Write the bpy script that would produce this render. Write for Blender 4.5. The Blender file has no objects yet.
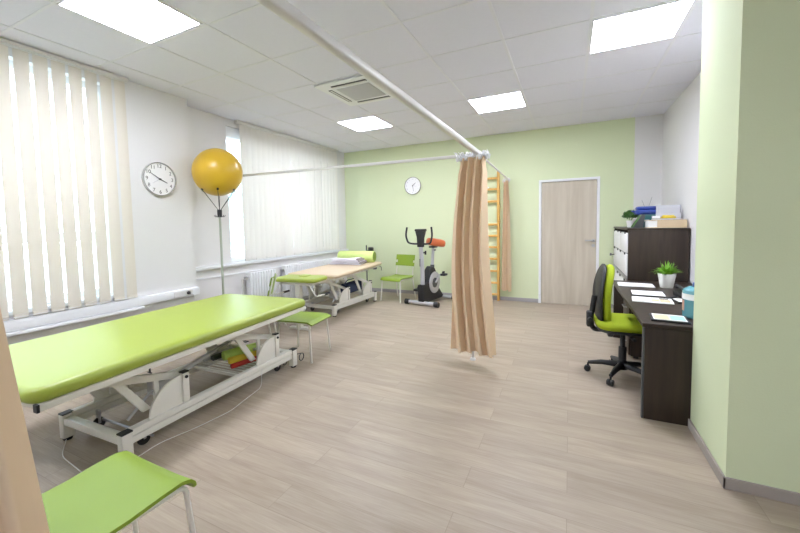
import bpy, bmesh, math, random
from mathutils import Vector, Matrix
random.seed(7)
PI = math.pi
S = bpy.context.scene
C = S.collection
R = math.radians

# ------------------------------------------------------------------ materials
def mat(name, col, rough=0.5, metal=0.0, noise=0.0, scale=8.0, bump=0.0, bscale=60.0, spec=0.5, coat=0.0):
    m = bpy.data.materials.new(name); m.use_nodes = True
    nt = m.node_tree; b = nt.nodes['Principled BSDF']
    b.inputs['Roughness'].default_value = rough; b.inputs['Metallic'].default_value = metal
    b.inputs['Specular IOR Level'].default_value = spec
    if coat: b.inputs['Coat Weight'].default_value = coat
    tc = nt.nodes.new('ShaderNodeTexCoord')
    n = nt.nodes.new('ShaderNodeTexNoise'); n.inputs['Scale'].default_value = scale; n.inputs['Detail'].default_value = 4
    nt.links.new(tc.outputs['Object'], n.inputs['Vector'])
    mx = nt.nodes.new('ShaderNodeMix'); mx.data_type = 'RGBA'
    k = noise
    mx.inputs[6].default_value = (*[max(0, c*(1-k)) for c in col], 1)
    mx.inputs[7].default_value = (*[min(1, c*(1+k)) for c in col], 1)
    nt.links.new(n.outputs['Fac'], mx.inputs[0]); nt.links.new(mx.outputs[2], b.inputs['Base Color'])
    if bump:
        n2 = nt.nodes.new('ShaderNodeTexNoise'); n2.inputs['Scale'].default_value = bscale; n2.inputs['Detail'].default_value = 3
        nt.links.new(tc.outputs['Object'], n2.inputs['Vector'])
        bp = nt.nodes.new('ShaderNodeBump'); bp.inputs['Strength'].default_value = bump; bp.inputs['Distance'].default_value = 0.01
        nt.links.new(n2.outputs['Fac'], bp.inputs['Height']); nt.links.new(bp.outputs['Normal'], b.inputs['Normal'])
    return m
def srgb(r, g, b):
    f = lambda c: (c/255/12.92) if c/255 <= 0.04045 else ((c/255+0.055)/1.055)**2.4
    return (f(r), f(g), f(b))
def emit(name, col, s):
    m = bpy.data.materials.new(name); m.use_nodes = True; nt = m.node_tree; nt.nodes.clear()
    e = nt.nodes.new('ShaderNodeEmission'); e.inputs[0].default_value = (*col, 1); e.inputs[1].default_value = s
    o = nt.nodes.new('ShaderNodeOutputMaterial'); nt.links.new(e.outputs[0], o.inputs[0]); return m
def glass_mat(name):
    m = bpy.data.materials.new(name); m.use_nodes = True; nt = m.node_tree; nt.nodes.clear()
    t = nt.nodes.new('ShaderNodeBsdfTransparent'); t.inputs[0].default_value = (0.93, 0.97, 1, 1)
    g = nt.nodes.new('ShaderNodeBsdfGlossy'); g.inputs['Roughness'].default_value = 0.02
    f = nt.nodes.new('ShaderNodeFresnel'); f.inputs[0].default_value = 1.3
    x = nt.nodes.new('ShaderNodeMixShader'); o = nt.nodes.new('ShaderNodeOutputMaterial')
    nt.links.new(f.outputs[0], x.inputs[0]); nt.links.new(t.outputs[0], x.inputs[1]); nt.links.new(g.outputs[0], x.inputs[2]); nt.links.new(x.outputs[0], o.inputs[0])
    return m
def translucent(name, col, fac):
    m = bpy.data.materials.new(name); m.use_nodes = True; nt = m.node_tree; nt.nodes.clear()
    tc = nt.nodes.new('ShaderNodeTexCoord'); n = nt.nodes.new('ShaderNodeTexNoise'); n.inputs['Scale'].default_value = 14
    mp = nt.nodes.new('ShaderNodeMapping'); mp.inputs['Scale'].default_value = (8, 8, 1)
    nt.links.new(tc.outputs['Object'], mp.inputs[0]); nt.links.new(mp.outputs[0], n.inputs['Vector'])
    mx = nt.nodes.new('ShaderNodeMix'); mx.data_type = 'RGBA'
    mx.inputs[6].default_value = (*[c*.97 for c in col], 1); mx.inputs[7].default_value = (*col, 1)
    nt.links.new(n.outputs['Fac'], mx.inputs[0])
    d = nt.nodes.new('ShaderNodeBsdfDiffuse'); t = nt.nodes.new('ShaderNodeBsdfTranslucent')
    nt.links.new(mx.outputs[2], d.inputs[0]); nt.links.new(mx.outputs[2], t.inputs[0])
    x = nt.nodes.new('ShaderNodeMixShader'); x.inputs[0].default_value = fac; o = nt.nodes.new('ShaderNodeOutputMaterial')
    nt.links.new(d.outputs[0], x.inputs[1]); nt.links.new(t.outputs[0], x.inputs[2]); nt.links.new(x.outputs[0], o.inputs[0])
    return m
def wood_floor():
    m = bpy.data.materials.new('vinyl_plank_floor'); m.use_nodes = True; nt = m.node_tree; b = nt.nodes['Principled BSDF']
    L = nt.links.new
    tc = nt.nodes.new('ShaderNodeTexCoord')
    br = nt.nodes.new('ShaderNodeTexBrick'); br.inputs['Scale'].default_value = 1
    br.inputs['Brick Width'].default_value = 1.22; br.inputs['Row Height'].default_value = 0.17
    br.inputs['Mortar Size'].default_value = 0.0016; br.inputs['Mortar Smooth'].default_value = 0.3; br.offset = 0.37
    br.inputs['Color1'].default_value = (0, 0, 0, 1); br.inputs['Color2'].default_value = (1, 1, 1, 1); br.inputs['Mortar'].default_value = (0.5, 0.5, 0.5, 1)
    L(tc.outputs['Object'], br.inputs['Vector'])
    mp = nt.nodes.new('ShaderNodeMapping'); mp.inputs['Scale'].default_value = (1.2, 9, 1)
    L(tc.outputs['Object'], mp.inputs[0])
    # per-plank offset so the grain breaks at seams
    av = nt.nodes.new('ShaderNodeVectorMath'); av.operation = 'MULTIPLY_ADD'; av.inputs[1].default_value = (7, 3, 5)
    L(br.outputs['Color'], av.inputs[0]); L(mp.outputs[0], av.inputs[2])
    n1 = nt.nodes.new('ShaderNodeTexNoise'); n1.inputs['Scale'].default_value = 1.6; n1.inputs['Detail'].default_value = 8; n1.inputs['Roughness'].default_value = .62; n1.inputs['Distortion'].default_value = .6
    L(av.outputs[0], n1.inputs['Vector'])
    mp2 = nt.nodes.new('ShaderNodeMapping'); mp2.inputs['Scale'].default_value = (3, 70, 1); L(tc.outputs['Object'], mp2.inputs[0])
    n2 = nt.nodes.new('ShaderNodeTexNoise'); n2.inputs['Scale'].default_value = 2; n2.inputs['Detail'].default_value = 5; L(mp2.outputs[0], n2.inputs['Vector'])
    cr = nt.nodes.new('ShaderNodeValToRGB')
    cr.color_ramp.elements[0].position = .25; cr.color_ramp.elements[0].color = (*srgb(146, 131, 114), 1)
    cr.color_ramp.elements[1].position = .75; cr.color_ramp.elements[1].color = (*srgb(184, 171, 153), 1)
    ad = nt.nodes.new('ShaderNodeMath'); ad.operation = 'MULTIPLY_ADD'; ad.inputs[1].default_value = .36
    L(n2.outputs['Fac'], ad.inputs[0]); 
    ml = nt.nodes.new('ShaderNodeMath'); ml.operation = 'MULTIPLY'; ml.inputs[1].default_value = .64
    L(n1.outputs['Fac'], ml.inputs[0]); L(ml.outputs[0], ad.inputs[2])
    L(ad.outputs[0], cr.inputs[0])
    # plank tone
    sx = nt.nodes.new('ShaderNodeSeparateColor'); L(br.outputs['Color'], sx.inputs[0])
    mr = nt.nodes.new('ShaderNodeMapRange'); mr.inputs[3].default_value = .93; mr.inputs[4].default_value = 1.05; L(sx.outputs[0], mr.inputs[0])
    mx = nt.nodes.new('ShaderNodeMix'); mx.data_type = 'RGBA'; mx.blend_type = 'MULTIPLY'; mx.inputs[0].default_value = 1
    L(cr.outputs[0], mx.inputs[6]); L(mr.outputs[0], mx.inputs[7])
    mo = nt.nodes.new('ShaderNodeMix'); mo.data_type = 'RGBA'; mo.inputs[7].default_value = (*srgb(105, 92, 80), 1)
    mf = nt.nodes.new('ShaderNodeMath'); mf.operation = 'MULTIPLY'; mf.inputs[1].default_value = .38
    L(br.outputs['Fac'], mf.inputs[0]); L(mf.outputs[0], mo.inputs[0]); L(mx.outputs[2], mo.inputs[6]); L(mo.outputs[2], b.inputs['Base Color'])
    b.inputs['Roughness'].default_value = .42; b.inputs['Specular IOR Level'].default_value = .4
    bp = nt.nodes.new('ShaderNodeBump'); bp.inputs['Strength'].default_value = .12; bp.inputs['Distance'].default_value = .003
    L(n2.outputs['Fac'], bp.inputs['Height']); L(bp.outputs['Normal'], b.inputs['Normal'])
    return m
def grain(name, c0, c1, sc, rough=.45, axis='z', spec=.4):
    m = bpy.data.materials.new(name); m.use_nodes = True; nt = m.node_tree; b = nt.nodes['Principled BSDF']; L = nt.links.new
    tc = nt.nodes.new('ShaderNodeTexCoord'); mp = nt.nodes.new('ShaderNodeMapping')
    k = {'x': (1, 12, 12), 'y': (12, 1, 12), 'z': (12, 12, 1)}[axis]; mp.inputs['Scale'].default_value = k
    L(tc.outputs['Object'], mp.inputs[0]); n = nt.nodes.new('ShaderNodeTexNoise'); n.inputs['Scale'].default_value = sc
    n.inputs['Detail'].default_value = 7; n.inputs['Distortion'].default_value = .4; L(mp.outputs[0], n.inputs['Vector'])
    cr = nt.nodes.new('ShaderNodeValToRGB'); cr.color_ramp.elements[0].position = .3; cr.color_ramp.elements[1].position = .7
    cr.color_ramp.elements[0].color = (*c0, 1); cr.color_ramp.elements[1].color = (*c1, 1)
    L(n.outputs['Fac'], cr.inputs[0]); L(cr.outputs[0], b.inputs['Base Color']); b.inputs['Roughness'].default_value = rough
    b.inputs['Specular IOR Level'].default_value = spec
    return m

m_floor = wood_floor()
m_ceil = mat('mineral_ceiling_tile', srgb(226, 226, 238), .9, noise=.02, scale=30, bump=.15, bscale=220)
m_tbar = mat('ceiling_grid_metal', srgb(226, 226, 234), .6)
m_white = mat('white_wall_paint', srgb(222, 221, 220), .85, noise=.01, scale=3, bump=.12, bscale=120)
m_green = mat('green_wall_paint', srgb(212, 222, 184), .85, noise=.015, scale=2, bump=.1, bscale=120)
m_base = mat('grey_skirting', srgb(166, 164, 164), .6)
m_baset = mat('taupe_skirting', srgb(160, 152, 144), .6)
m_pvc = mat('white_pvc', srgb(232, 234, 236), .35)
m_glass = glass_mat('window_glass')
m_blind = translucent('cream_blind_fabric', srgb(236, 233, 227), .22)
m_blind2 = translucent('cream_blind_fabric_near', srgb(226, 220, 208), .12)
m_rail = mat('white_enamel_rail', srgb(224, 223, 220), .4)
m_frame = mat('white_enamel_steel', srgb(226, 225, 216), .35, spec=.5)
m_lime = mat('lime_leatherette', srgb(154, 172, 52), .40, noise=.03, scale=5, bump=.06, bscale=300, spec=.9)
m_limepad = mat('lime_foam', srgb(190, 220, 110), .6, noise=.03)
m_cream = mat('cream_leatherette', srgb(212, 192, 164), .45, noise=.03, scale=4)
m_plast = mat('green_chair_plastic', srgb(134, 160, 50), .38, noise=.02, scale=4, spec=.5)
m_black = mat('black_plastic', srgb(34, 35, 37), .5, noise=.08)
m_dgrey = mat('dark_grey_plastic', srgb(72, 75, 78), .5, noise=.05)
m_chrome = mat('brushed_metal', srgb(190, 192, 195), .3, metal=.9)
m_silver = mat('silver_paint', srgb(196, 198, 202), .35, metal=.35)
m_curt = translucent('beige_curtain_fabric', srgb(237, 214, 182), .15)
m_ball = mat('yellow_vinyl_ball', srgb(206, 168, 46), .3, noise=.02, scale=3, spec=.5)
m_pole = mat('grey_green_pole', srgb(168, 176, 160), .4)
m_door = grain('pale_oak_laminate', srgb(182, 172, 154), srgb(202, 194, 178), 1.1, .5)
m_dwood = grain('wenge_laminate', srgb(42, 32, 26), srgb(60, 48, 39), 2.4, .42)
m_ladder = grain('pine_wood', srgb(206, 160, 78), srgb(226, 182, 102), 2, .45)
m_orange = mat('orange_vinyl', srgb(192, 100, 56), .45, noise=.04)
m_olive = mat('lime_upholstery', srgb(160, 178, 22), .8, noise=.05, scale=60, bump=.1, bscale=300)
m_paper = mat('white_paper', srgb(240, 240, 240), .8)
m_beige = mat('beige_cardboard', srgb(214, 192, 158), .8, noise=.03)
m_blue = mat('blue_plastic', srgb(38, 64, 150), .4)
m_teal = mat('dark_teal_plastic', srgb(16, 92, 96), .45)
m_yel = mat('yellow_plastic', srgb(232, 206, 60), .5)
m_red = mat('red_rubber', srgb(178, 44, 30), .5)
m_navy = mat('navy_fabric', srgb(48, 58, 84), .8, noise=.1)
m_towel = mat('lilac_white_towel', srgb(230, 228, 238), .9, bump=.3, bscale=150)
m_towel2 = mat('grey_towel_lining', srgb(150, 140, 140), .9)
m_bolst = mat('pale_lime_bolster', srgb(204, 226, 136), .5, noise=.03)
m_leaf = mat('fern_leaf', srgb(126, 178, 56), .5, noise=.25, scale=20)
m_leaf2 = mat('dark_leaf', srgb(66, 112, 42), .5, noise=.3, scale=20)
m_soil = mat('soil', srgb(60, 45, 35), .9, noise=.2, scale=40)
m_pot = mat('white_ceramic', srgb(236, 234, 232), .3)
m_jug = mat('teal_translucent_plastic', srgb(96, 158, 168), .25, spec=.6)
m_cap = mat('blue_cap', srgb(52, 96, 160), .35)
m_dial = mat('clock_face', srgb(236, 236, 236), .5)
m_rim = mat('clock_rim', srgb(200, 200, 196), .2, metal=.7)
m_ink = mat('black_ink', srgb(40, 40, 42), .6)
m_inkg = mat('grey_ink', srgb(150, 146, 160), .6)
m_photo = mat('printed_picture', srgb(206, 186, 146), .6, noise=.35, scale=35)
m_photo3 = mat('pale_yellow_print', srgb(228, 214, 168), .6, noise=.15, scale=25)
m_photo2 = mat('turquoise_print', srgb(160, 212, 206), .6, noise=.2, scale=30)
m_clear = mat('clear_plastic', srgb(206, 208, 214), .2)
m_grille = mat('grey_grille', srgb(196, 196, 198), .7)
m_light = emit('ceiling_light_diffuser', (.94, .965, 1.10), 16)
m_bark = mat('bark', srgb(90, 75, 60), .9)
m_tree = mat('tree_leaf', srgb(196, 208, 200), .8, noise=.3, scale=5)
m_ext = mat('pale_paving', srgb(190, 190, 185), .9)

# ------------------------------------------------------------------ mesh helpers
def B(): return bmesh.new()
def obj(name, bm, m, parent=None, smooth=0, loc=None, rot=None):
    me = bpy.data.meshes.new(name)
    bmesh.ops.recalc_face_normals(bm, faces=bm.faces); bm.to_mesh(me); bm.free()
    for mm in (m if isinstance(m, (list, tuple)) else [m]): me.materials.append(mm)
    if smooth:
        for p in me.polygons: p.use_smooth = True
        try: me.set_sharp_from_angle(angle=R(smooth))
        except Exception: pass
    o = bpy.data.objects.new(name, me); C.objects.link(o)
    if parent: o.parent = parent
    if loc: o.location = loc
    if rot: o.rotation_euler = rot
    return o
def tag(o, label, cat, group=None, kind=None):
    o['label'] = label
    if cat: o['category'] = cat
    if group: o['group'] = group
    if kind: o['kind'] = kind
    return o
def thing(name, label, cat, loc=(0, 0, 0), rz=0, group=None):
    o = bpy.data.objects.new(name, None); C.objects.link(o); o.empty_display_size = .1
    o.location = loc; o.rotation_euler = (0, 0, rz); return tag(o, label, cat, group)
def struct(name, bm, m, parent=None, smooth=0):
    o = obj(name, bm, m, parent, smooth)
    if not parent: o['kind'] = 'structure'
    return o
def join(bm, other, mtx=None, mi=0):
    if mtx is not None: bmesh.ops.transform(other, matrix=mtx, verts=other.verts)
    me = bpy.data.meshes.new('t'); 
    for f in other.faces: f.material_index = mi
    other.to_mesh(me); other.free(); bm.from_mesh(me); bpy.data.meshes.remove(me)
def box(bm, a, b, bev=0, seg=2, mtx=None, mi=0):
    t = B(); bmesh.ops.create_cube(t, size=1)
    s = [abs(b[i]-a[i]) for i in range(3)]; c = [(a[i]+b[i])/2 for i in range(3)]
    bmesh.ops.scale(t, vec=s, verts=t.verts); bmesh.ops.translate(t, vec=c, verts=t.verts)
    if bev: bmesh.ops.bevel(t, geom=t.edges[:], offset=min(bev, min(s)*.49), segments=seg, affect='EDGES', profile=.5)
    join(bm, t, mtx, mi)
def prism(bm, poly, axis, lo, hi, bev=0, mtx=None, seg=2, mi=0):
    """poly of 2-D points in the plane across axis; axis 'x': (y,z), 'y': (x,z), 'z': (x,y)"""
    t = B()
    def P(p, h): return {'x': (h, p[0], p[1]), 'y': (p[0], h, p[1]), 'z': (p[0], p[1], h)}[axis]
    v0 = [t.verts.new(P(p, lo)) for p in poly]; v1 = [t.verts.new(P(p, hi)) for p in poly]
    t.faces.new(v0[::-1]); t.faces.new(v1); n = len(poly)
    for i in range(n): t.faces.new((v0[i], v0[(i+1) % n], v1[(i+1) % n], v1[i]))
    bmesh.ops.recalc_face_normals(t, faces=t.faces)
    if bev: bmesh.ops.bevel(t, geom=t.edges[:], offset=bev, segments=seg, affect='EDGES', profile=.5)
    join(bm, t, mtx, mi)
def fillet(pts, r, n=5):
    pts = [Vector(p) for p in pts]; out = [pts[0]]
    for i in range(1, len(pts)-1):
        a, b, c = pts[i-1], pts[i], pts[i+1]; d1 = (a-b); d2 = (c-b)
        k = min(r, d1.length*.45, d2.length*.45); p = b+d1.normalized()*k; q = b+d2.normalized()*k
        for j in range(n+1):
            t = j/n; out.append(p*(1-t)**2+b*2*t*(1-t)+q*t*t)
    out.append(pts[-1]); return out
def tube(bm, pts, r, seg=12, mi=0, mtx=None, closed=False):
    t = B(); pts = [Vector(p) for p in pts]; n = len(pts); rs = r if isinstance(r, (list, tuple)) else [r]*n
    up = None; rings = []
    for i, p in enumerate(pts):
        if closed: d = (pts[(i+1) % n]-pts[i-1])
        else: d = (pts[min(i+1, n-1)]-pts[max(i-1, 0)])
        d.normalize()
        if up is None:
            up = Vector((0, 0, 1)) if abs(d.z) < .9 else Vector((1, 0, 0))
        x = d.cross(up).normalized(); y = x.cross(d).normalized(); up = y
        rings.append([t.verts.new(p+(x*math.cos(2*PI*k/seg)+y*math.sin(2*PI*k/seg))*rs[i]) for k in range(seg)])
    m = n if closed else n-1
    for i in range(m):
        a, b = rings[i], rings[(i+1) % n]
        for k in range(seg): t.faces.new((a[k], a[(k+1) % seg], b[(k+1) % seg], b[k]))
    if not closed: t.faces.new(rings[0][::-1]); t.faces.new(rings[-1])
    join(bm, t, mtx, mi)
def lathe(bm, prof, c=(0, 0, 0), seg=32, mtx=None, mi=0, caps=True):
    t = B(); rings = []
    for r, z in prof:
        if r < 1e-5: rings.append([t.verts.new((0, 0, z))])
        else: rings.append([t.verts.new((r*math.cos(2*PI*k/seg), r*math.sin(2*PI*k/seg), z)) for k in range(seg)])
    for a, b in zip(rings, rings[1:]):
        for k in range(seg):
            k2 = (k+1) % seg
            if len(a) == 1 and len(b) == 1: continue
            if len(a) == 1: t.faces.new((a[0], b[k2], b[k]))
            elif len(b) == 1: t.faces.new((a[k], a[k2], b[0]))
            else: t.faces.new((a[k], a[k2], b[k2], b[k]))
    if len(rings[0]) > 1 and caps: t.faces.new(rings[0][::-1])
    if len(rings[-1]) > 1 and caps: t.faces.new(rings[-1])
    M = Matrix.Translation(c)
    join(bm, t, M if mtx is None else mtx @ M, mi)
def sheet(bm, fn, nu, nv, th=0.0, mi=0, mtx=None):
    """surface fn(u,v) -> point; th > 0 gives a closed slab of that thickness"""
    t = B(); g = [[t.verts.new(fn(i/nu, j/nv)) for j in range(nv+1)] for i in range(nu+1)]
    for i in range(nu):
        for j in range(nv): t.faces.new((g[i][j], g[i+1][j], g[i+1][j+1], g[i][j+1]))
    if th: bmesh.ops.recalc_face_normals(t, faces=t.faces); bmesh.ops.solidify(t, geom=t.faces[:], thickness=th)
    join(bm, t, mtx, mi)
def cushion(bm, x0, x1, y0, y1, z0, z1, cr, er, mtx=None, dome=0.0, corner_seg=8):
    """padded slab with round corners (cr) and a rounded edge (er)"""
    t = B()
    def outline(ins):
        r = max(cr-ins, .004); o = []
        for cx, cy, a0 in ((x1-cr, y1-cr, 0), (x0+cr, y1-cr, 90), (x0+cr, y0+cr, 180), (x1-cr, y0+cr, 270)):
            for k in range(corner_seg+1):
                a = R(a0+90*k/corner_seg); o.append((cx+r*math.cos(a), cy+r*math.sin(a)))
        return o
    lev = []; h = z1-z0; er = min(er, h*.5)
    for k in range(6):
        a = PI/2*k/5; lev.append((er*(1-math.sin(a)), z0+er*(1-math.cos(a))))
    for k in range(6):
        a = PI/2*k/5; lev.append((er*(1-math.cos(a)), z1-er*(1-math.sin(a))))
    rings = [[t.verts.new((x, y, z)) for x, y in outline(i)] for i, z in lev]
    cx, cy = (x0+x1)/2, (y0+y1)/2
    for s_ in (.85, .5):
        rings.append([t.verts.new((cx+(v.co.x-cx)*s_, cy+(v.co.y-cy)*s_, z1+dome*(1-s_))) for v in rings[11]])
    n = len(rings[0])
    for a, b in zip(rings, rings[1:]):
        for k in range(n): t.faces.new((a[k], a[(k+1) % n], b[(k+1) % n], b[k]))
    t.faces.new(rings[0][::-1]); t.faces.new(rings[-1])
    join(bm, t, mtx)
def Tr(x, y, z): return Matrix.Translation((x, y, z))
def Rz(a): return Matrix.Rotation(a, 4, 'Z')
def Rx(a): return Matrix.Rotation(a, 4, 'X')
def Ry(a): return Matrix.Rotation(a, 4, 'Y')
def dup(root, loc, rz, label, group=None):
    r = root.copy(); C.objects.link(r); r.location = loc; r.rotation_euler = (0, 0, rz); r['label'] = label
    if group: r['group'] = group
    for ch in list(root.children):
        c = ch.copy(); C.objects.link(c); c.parent = r
        for g in list(ch.children):
            d = g.copy(); C.objects.link(d); d.parent = c
    return r
def text_mesh(s, size, name, m, parent, mtx, ext=.0006):
    cu = bpy.data.curves.new('t', 'FONT'); cu.body = s; cu.size = size; cu.align_x = 'CENTER'; cu.align_y = 'CENTER'; cu.extrude = ext
    o = bpy.data.objects.new('t', cu); C.objects.link(o)
    me = bpy.data.meshes.new_from_object(o.evaluated_get(bpy.context.evaluated_depsgraph_get()))
    bpy.data.objects.remove(o); bpy.data.curves.remove(cu)
    bm = B(); bm.from_mesh(me); bpy.data.meshes.remove(me); bmesh.ops.transform(bm, matrix=mtx, verts=bm.verts)
    return bm

# ------------------------------------------------------------------ room (camera foot at 0,0; back wall along X at y 6.24)
H = 2.697; YB = 6.24; XP = -3.77; XN = -3.98; XR = 1.12; XC = .674; YC = 2.225; YR = -2.4; XE = 3.0; YN = 2.75
bm = B(); box(bm, (-4.3, YR-.2, -.1), (XE+.2, YB+.3, 0)); struct('floor', bm, m_floor)
bm = B(); box(bm, (-4.3, YR-.2, H), (XE+.2, YB+.3, H+.1)); struct('ceiling', bm, m_ceil)
# exposed grid of the suspended ceiling
GX0, GY0, GS = .124, 3.08, .62
bm = B()
for k in range(-7, 5):
    x = GX0+k*.6
    if XN < x < XE: box(bm, (x-.011, YR, H-.004), (x+.011, YB, H+.002))
for k in range(-9, 6):
    y = GY0+k*GS
    if YR < y < YB: box(bm, (XN, y-.009, H-.003), (XE, y+.009, H+.002))
struct('trim_1', bm, m_tbar)
# window wall: front pier plane and recessed niche, both with openings
W1 = (-1.3, 1.98, .69, 2.60); W2 = (3.43, 5.93, .83, 2.60)
bm = B()
def wall_open(bm, x0, x1, y0, y1, w):
    box(bm, (x0, y0, 0), (x1, y1, w[2])); box(bm, (x0, y0, w[3]), (x1, y1, H))
    box(bm, (x0, y0, w[2]), (x1, w[0], w[3])); box(bm, (x0, w[1], w[2]), (x1, y1, w[3]))
wall_open(bm, -4.2, XP, YR, YN, W1); struct('wall_left', bm, m_white)
bm = B(); wall_open(bm, -4.2, XN, YN, YB, W2); struct('wall_niche', bm, m_white)
DX0, DX1, DZ = -.43, .39, 1.915
bm = B(); box(bm, (-4.2, YB, 0), (DX0, YB+.2, H)); box(bm, (DX1, YB, 0), (.80, YB+.2, H)); box(bm, (DX0, YB, DZ), (DX1, YB+.2, H)); box(bm, (DX0, YB+.12, -.02), (DX1, YB+.2, DZ)); struct('wall_back', bm, m_green)  # last box: unseen backing added to stop light leaking under the door
bm = B(); box(bm, (.80, YB, 0), (XR+.2, YB+.2, H)); struct('wall_corner', bm, m_white)
bm = B(); box(bm, (XR, 2.8, 0), (XR+.2, YB, H)); struct('wall_right', bm, m_white)
bm = B(); box(bm, (XC, YC, 0), (XE, 2.8, H)); struct('wall_pillar', bm, m_green)
bm = B(); box(bm, (XE, YR, 0), (XE+.2, 2.8, H)); struct('wall_east', bm, m_white)
bm = B(); box(bm, (-4.2, YR-.2, 0), (XE+.2, YR, H)); struct('wall_rear', bm, m_white)
# skirting
bm = B(); box(bm, (XN, YB-.012, 0), (DX0-.002, YB, .06), .003); box(bm, (DX1+.002, YB-.012, 0), (XR, YB, .06), .003); struct('baseboard_back', bm, m_base)
bm = B(); box(bm, (XC-.012, YC-.012, 0), (XC, 2.8, .055), .003); box(bm, (XC-.012, YC-.012, 0), (XE, YC, .055), .003); struct('baseboard_pillar', bm, m_baset)
bm = B(); box(bm, (XN, YN, 0), (XN+.012, YB-.012, .06)); box(bm, (XP, YR, 0), (XP+.012, YN, .06)); struct('baseboard_left', bm, m_base)

# windows
def window(name, w, x, mull, trans):
    y0, y1, z0, z1 = w
    root = bpy.data.objects.new(name, None); C.objects.link(root); root['kind'] = 'structure'
    bm = B(); f = .06
    box(bm, (x, y0, z0), (x+.07, y1, z0+f)); box(bm, (x, y0, z1-f), (x+.07, y1, z1)); box(bm, (x, y0, z0+f), (x+.07, y0+f, z1-f)); box(bm, (x, y1-f, z0+f), (x+.07, y1, z1-f))
    obj('window_frame', bm, m_pvc, root)
    for m in mull:
        bm = B(); box(bm, (x+.002, m-.05, z0+f), (x+.068, m+.05, z1-f)); obj('mullion', bm, m_pvc, root)
    if trans:
        bm = B(); box(bm, (x+.004, y0+f, trans-.04), (x+.066, y1-f, trans+.04)); obj('transom', bm, m_pvc, root)
    bm = B(); box(bm, (x+.028, y0+f, z0+f), (x+.036, y1-f, z1-f)); obj('pane', bm, m_glass, root)
    return root
window('window_1', W1, -3.92, [-.2, .95], 1.23)
window('window_2', W2, -4.12, [4.35, 5.25], None)
# roller box on top of window 2
bm = B(); box(bm, (-4.12, W2[0], 2.46), (-4.0, W2[1], W2[3]-.002), .004); struct('trim_2', bm, m_pvc)
# sills and cable trunking
bm = B(); box(bm, (XP-.15, W1[0]+.002, .655), (XP+.03, W1[1]-.002, .688), .006); struct('trim_3', bm, m_pvc)
bm = B(); box(bm, (XN-.14, 2.752, .775), (XN+.05, YB, .815), .006); struct('trim_4', bm, m_pvc)
bm = B(); box(bm, (XN, 2.752, .66), (XN+.014, YB, .675)); struct('trim_6', bm, m_pvc)

# trunking (thing)
t = thing('cable_trunking', 'white plastic cable trunking on the window wall above the lime treatment couch', 'cable trunking', (XP, 0, .54))
bm = B(); box(bm, (0, YR+.02, 0), (.055, 2.745, .085), .005); box(bm, (.055, YR+.02, .018), (.060, 2.745, .068), .002); obj('channel', bm, m_pvc, t)
bm = B(); box(bm, (.0, YR+.02, -.03), (.075, 2.13, -.004), .004); obj('ledge', bm, m_pvc, t)
bm = B(); box(bm, (.060, 2.44, .014), (.067, 2.66, .072), .003); obj('socket_plate', bm, m_white, t)
t2 = thing('power_plug', 'black plug with a thin cord in the trunking beneath the wall clock', 'plug', (XP+.0675, 2.60, .583))
bm = B(); lathe(bm, [(.0, 0), (.019, 0), (.017, .022), (.01, .034), (0, .034)], mtx=Ry(PI/2), seg=16); obj('plug_body', bm, m_black, t2, 40)
bm = B(); tube(bm, fillet([(.03, 0, 0), (.06, .02, -.01), (.045, .05, -.12), (.012, .07, -.30), (.012, .08, -.56)], .03), .0028, 8); obj('cord', bm, m_pvc, t2, 60)

# ------------------------------------------------------------------ vertical blinds
def blind(name, label, x, ys, z0, z1, width, ang, chain):
    m_blind = globals()['m_blind2'] if width < .1 else globals()['m_blind']
    t = thing(name, label, 'vertical blind', (x, ys[0], 0), 0, 'vertical blinds')
    bm = B(); a = ys[0]-width; b = ys[-1]+width*.7
    box(bm, (-.028, a-ys[0], z1), (.028, b-ys[0], H-.006), .003); box(bm, (-.008, a-ys[0], z1-.006), (.008, b-ys[0], z1)); obj('headrail', bm, m_rail, t)
    src = None
    for y in ys:
        if src is None:
            bm = B(); sheet(bm, lambda u, v: ((.006*math.sin(PI*u)), (u-.5)*width, z0+(z1-.01-z0)*v), 6, 2, .0012)
            src = obj('vane', bm, m_blind, t, 60); o = src
            bm = B(); box(bm, (-.004, -width*.46, z0-.004), (.012, width*.46, z0+.028), .002); w = obj('bottom_weight', bm, m_blind, o)
            wsrc = w
        else:
            o = src.copy(); C.objects.link(o); o.parent = t
            w = wsrc.copy(); C.objects.link(w); w.parent = o
        o.location = (.0035*(-1)**ys.index(y) if width > .1 else 0, y-ys[0], 0); o.rotation_euler = (0, 0, R(ang+random.uniform(-1.2, 1.2)*(1 if width > .1 else 3)))
    bm = B(); tube(bm, [(.022, ys[0]-ys[0]-width*.4, z0+.012)]+[(.022+.002*(i % 2), y-ys[0], z0+.008) for i, y in enumerate(ys)], .0022, 6); obj('link_chain', bm, m_pvc, t)
    return t
blind('vertical_blind', 'cream vertical blind with open vanes over the near window, beside the first wall clock', XP+.045, [2.038-.1145*k for k in range(0, 30)][::-1], .634, 2.662, .092, 0, True)
blind('vertical_blind', 'closed cream vertical blind over the recessed window behind the yellow ball', XN+.045, [3.66+.1*k for k in range(0, 23)], .825, 2.655, .106, 0, True)
bm = B()

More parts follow.
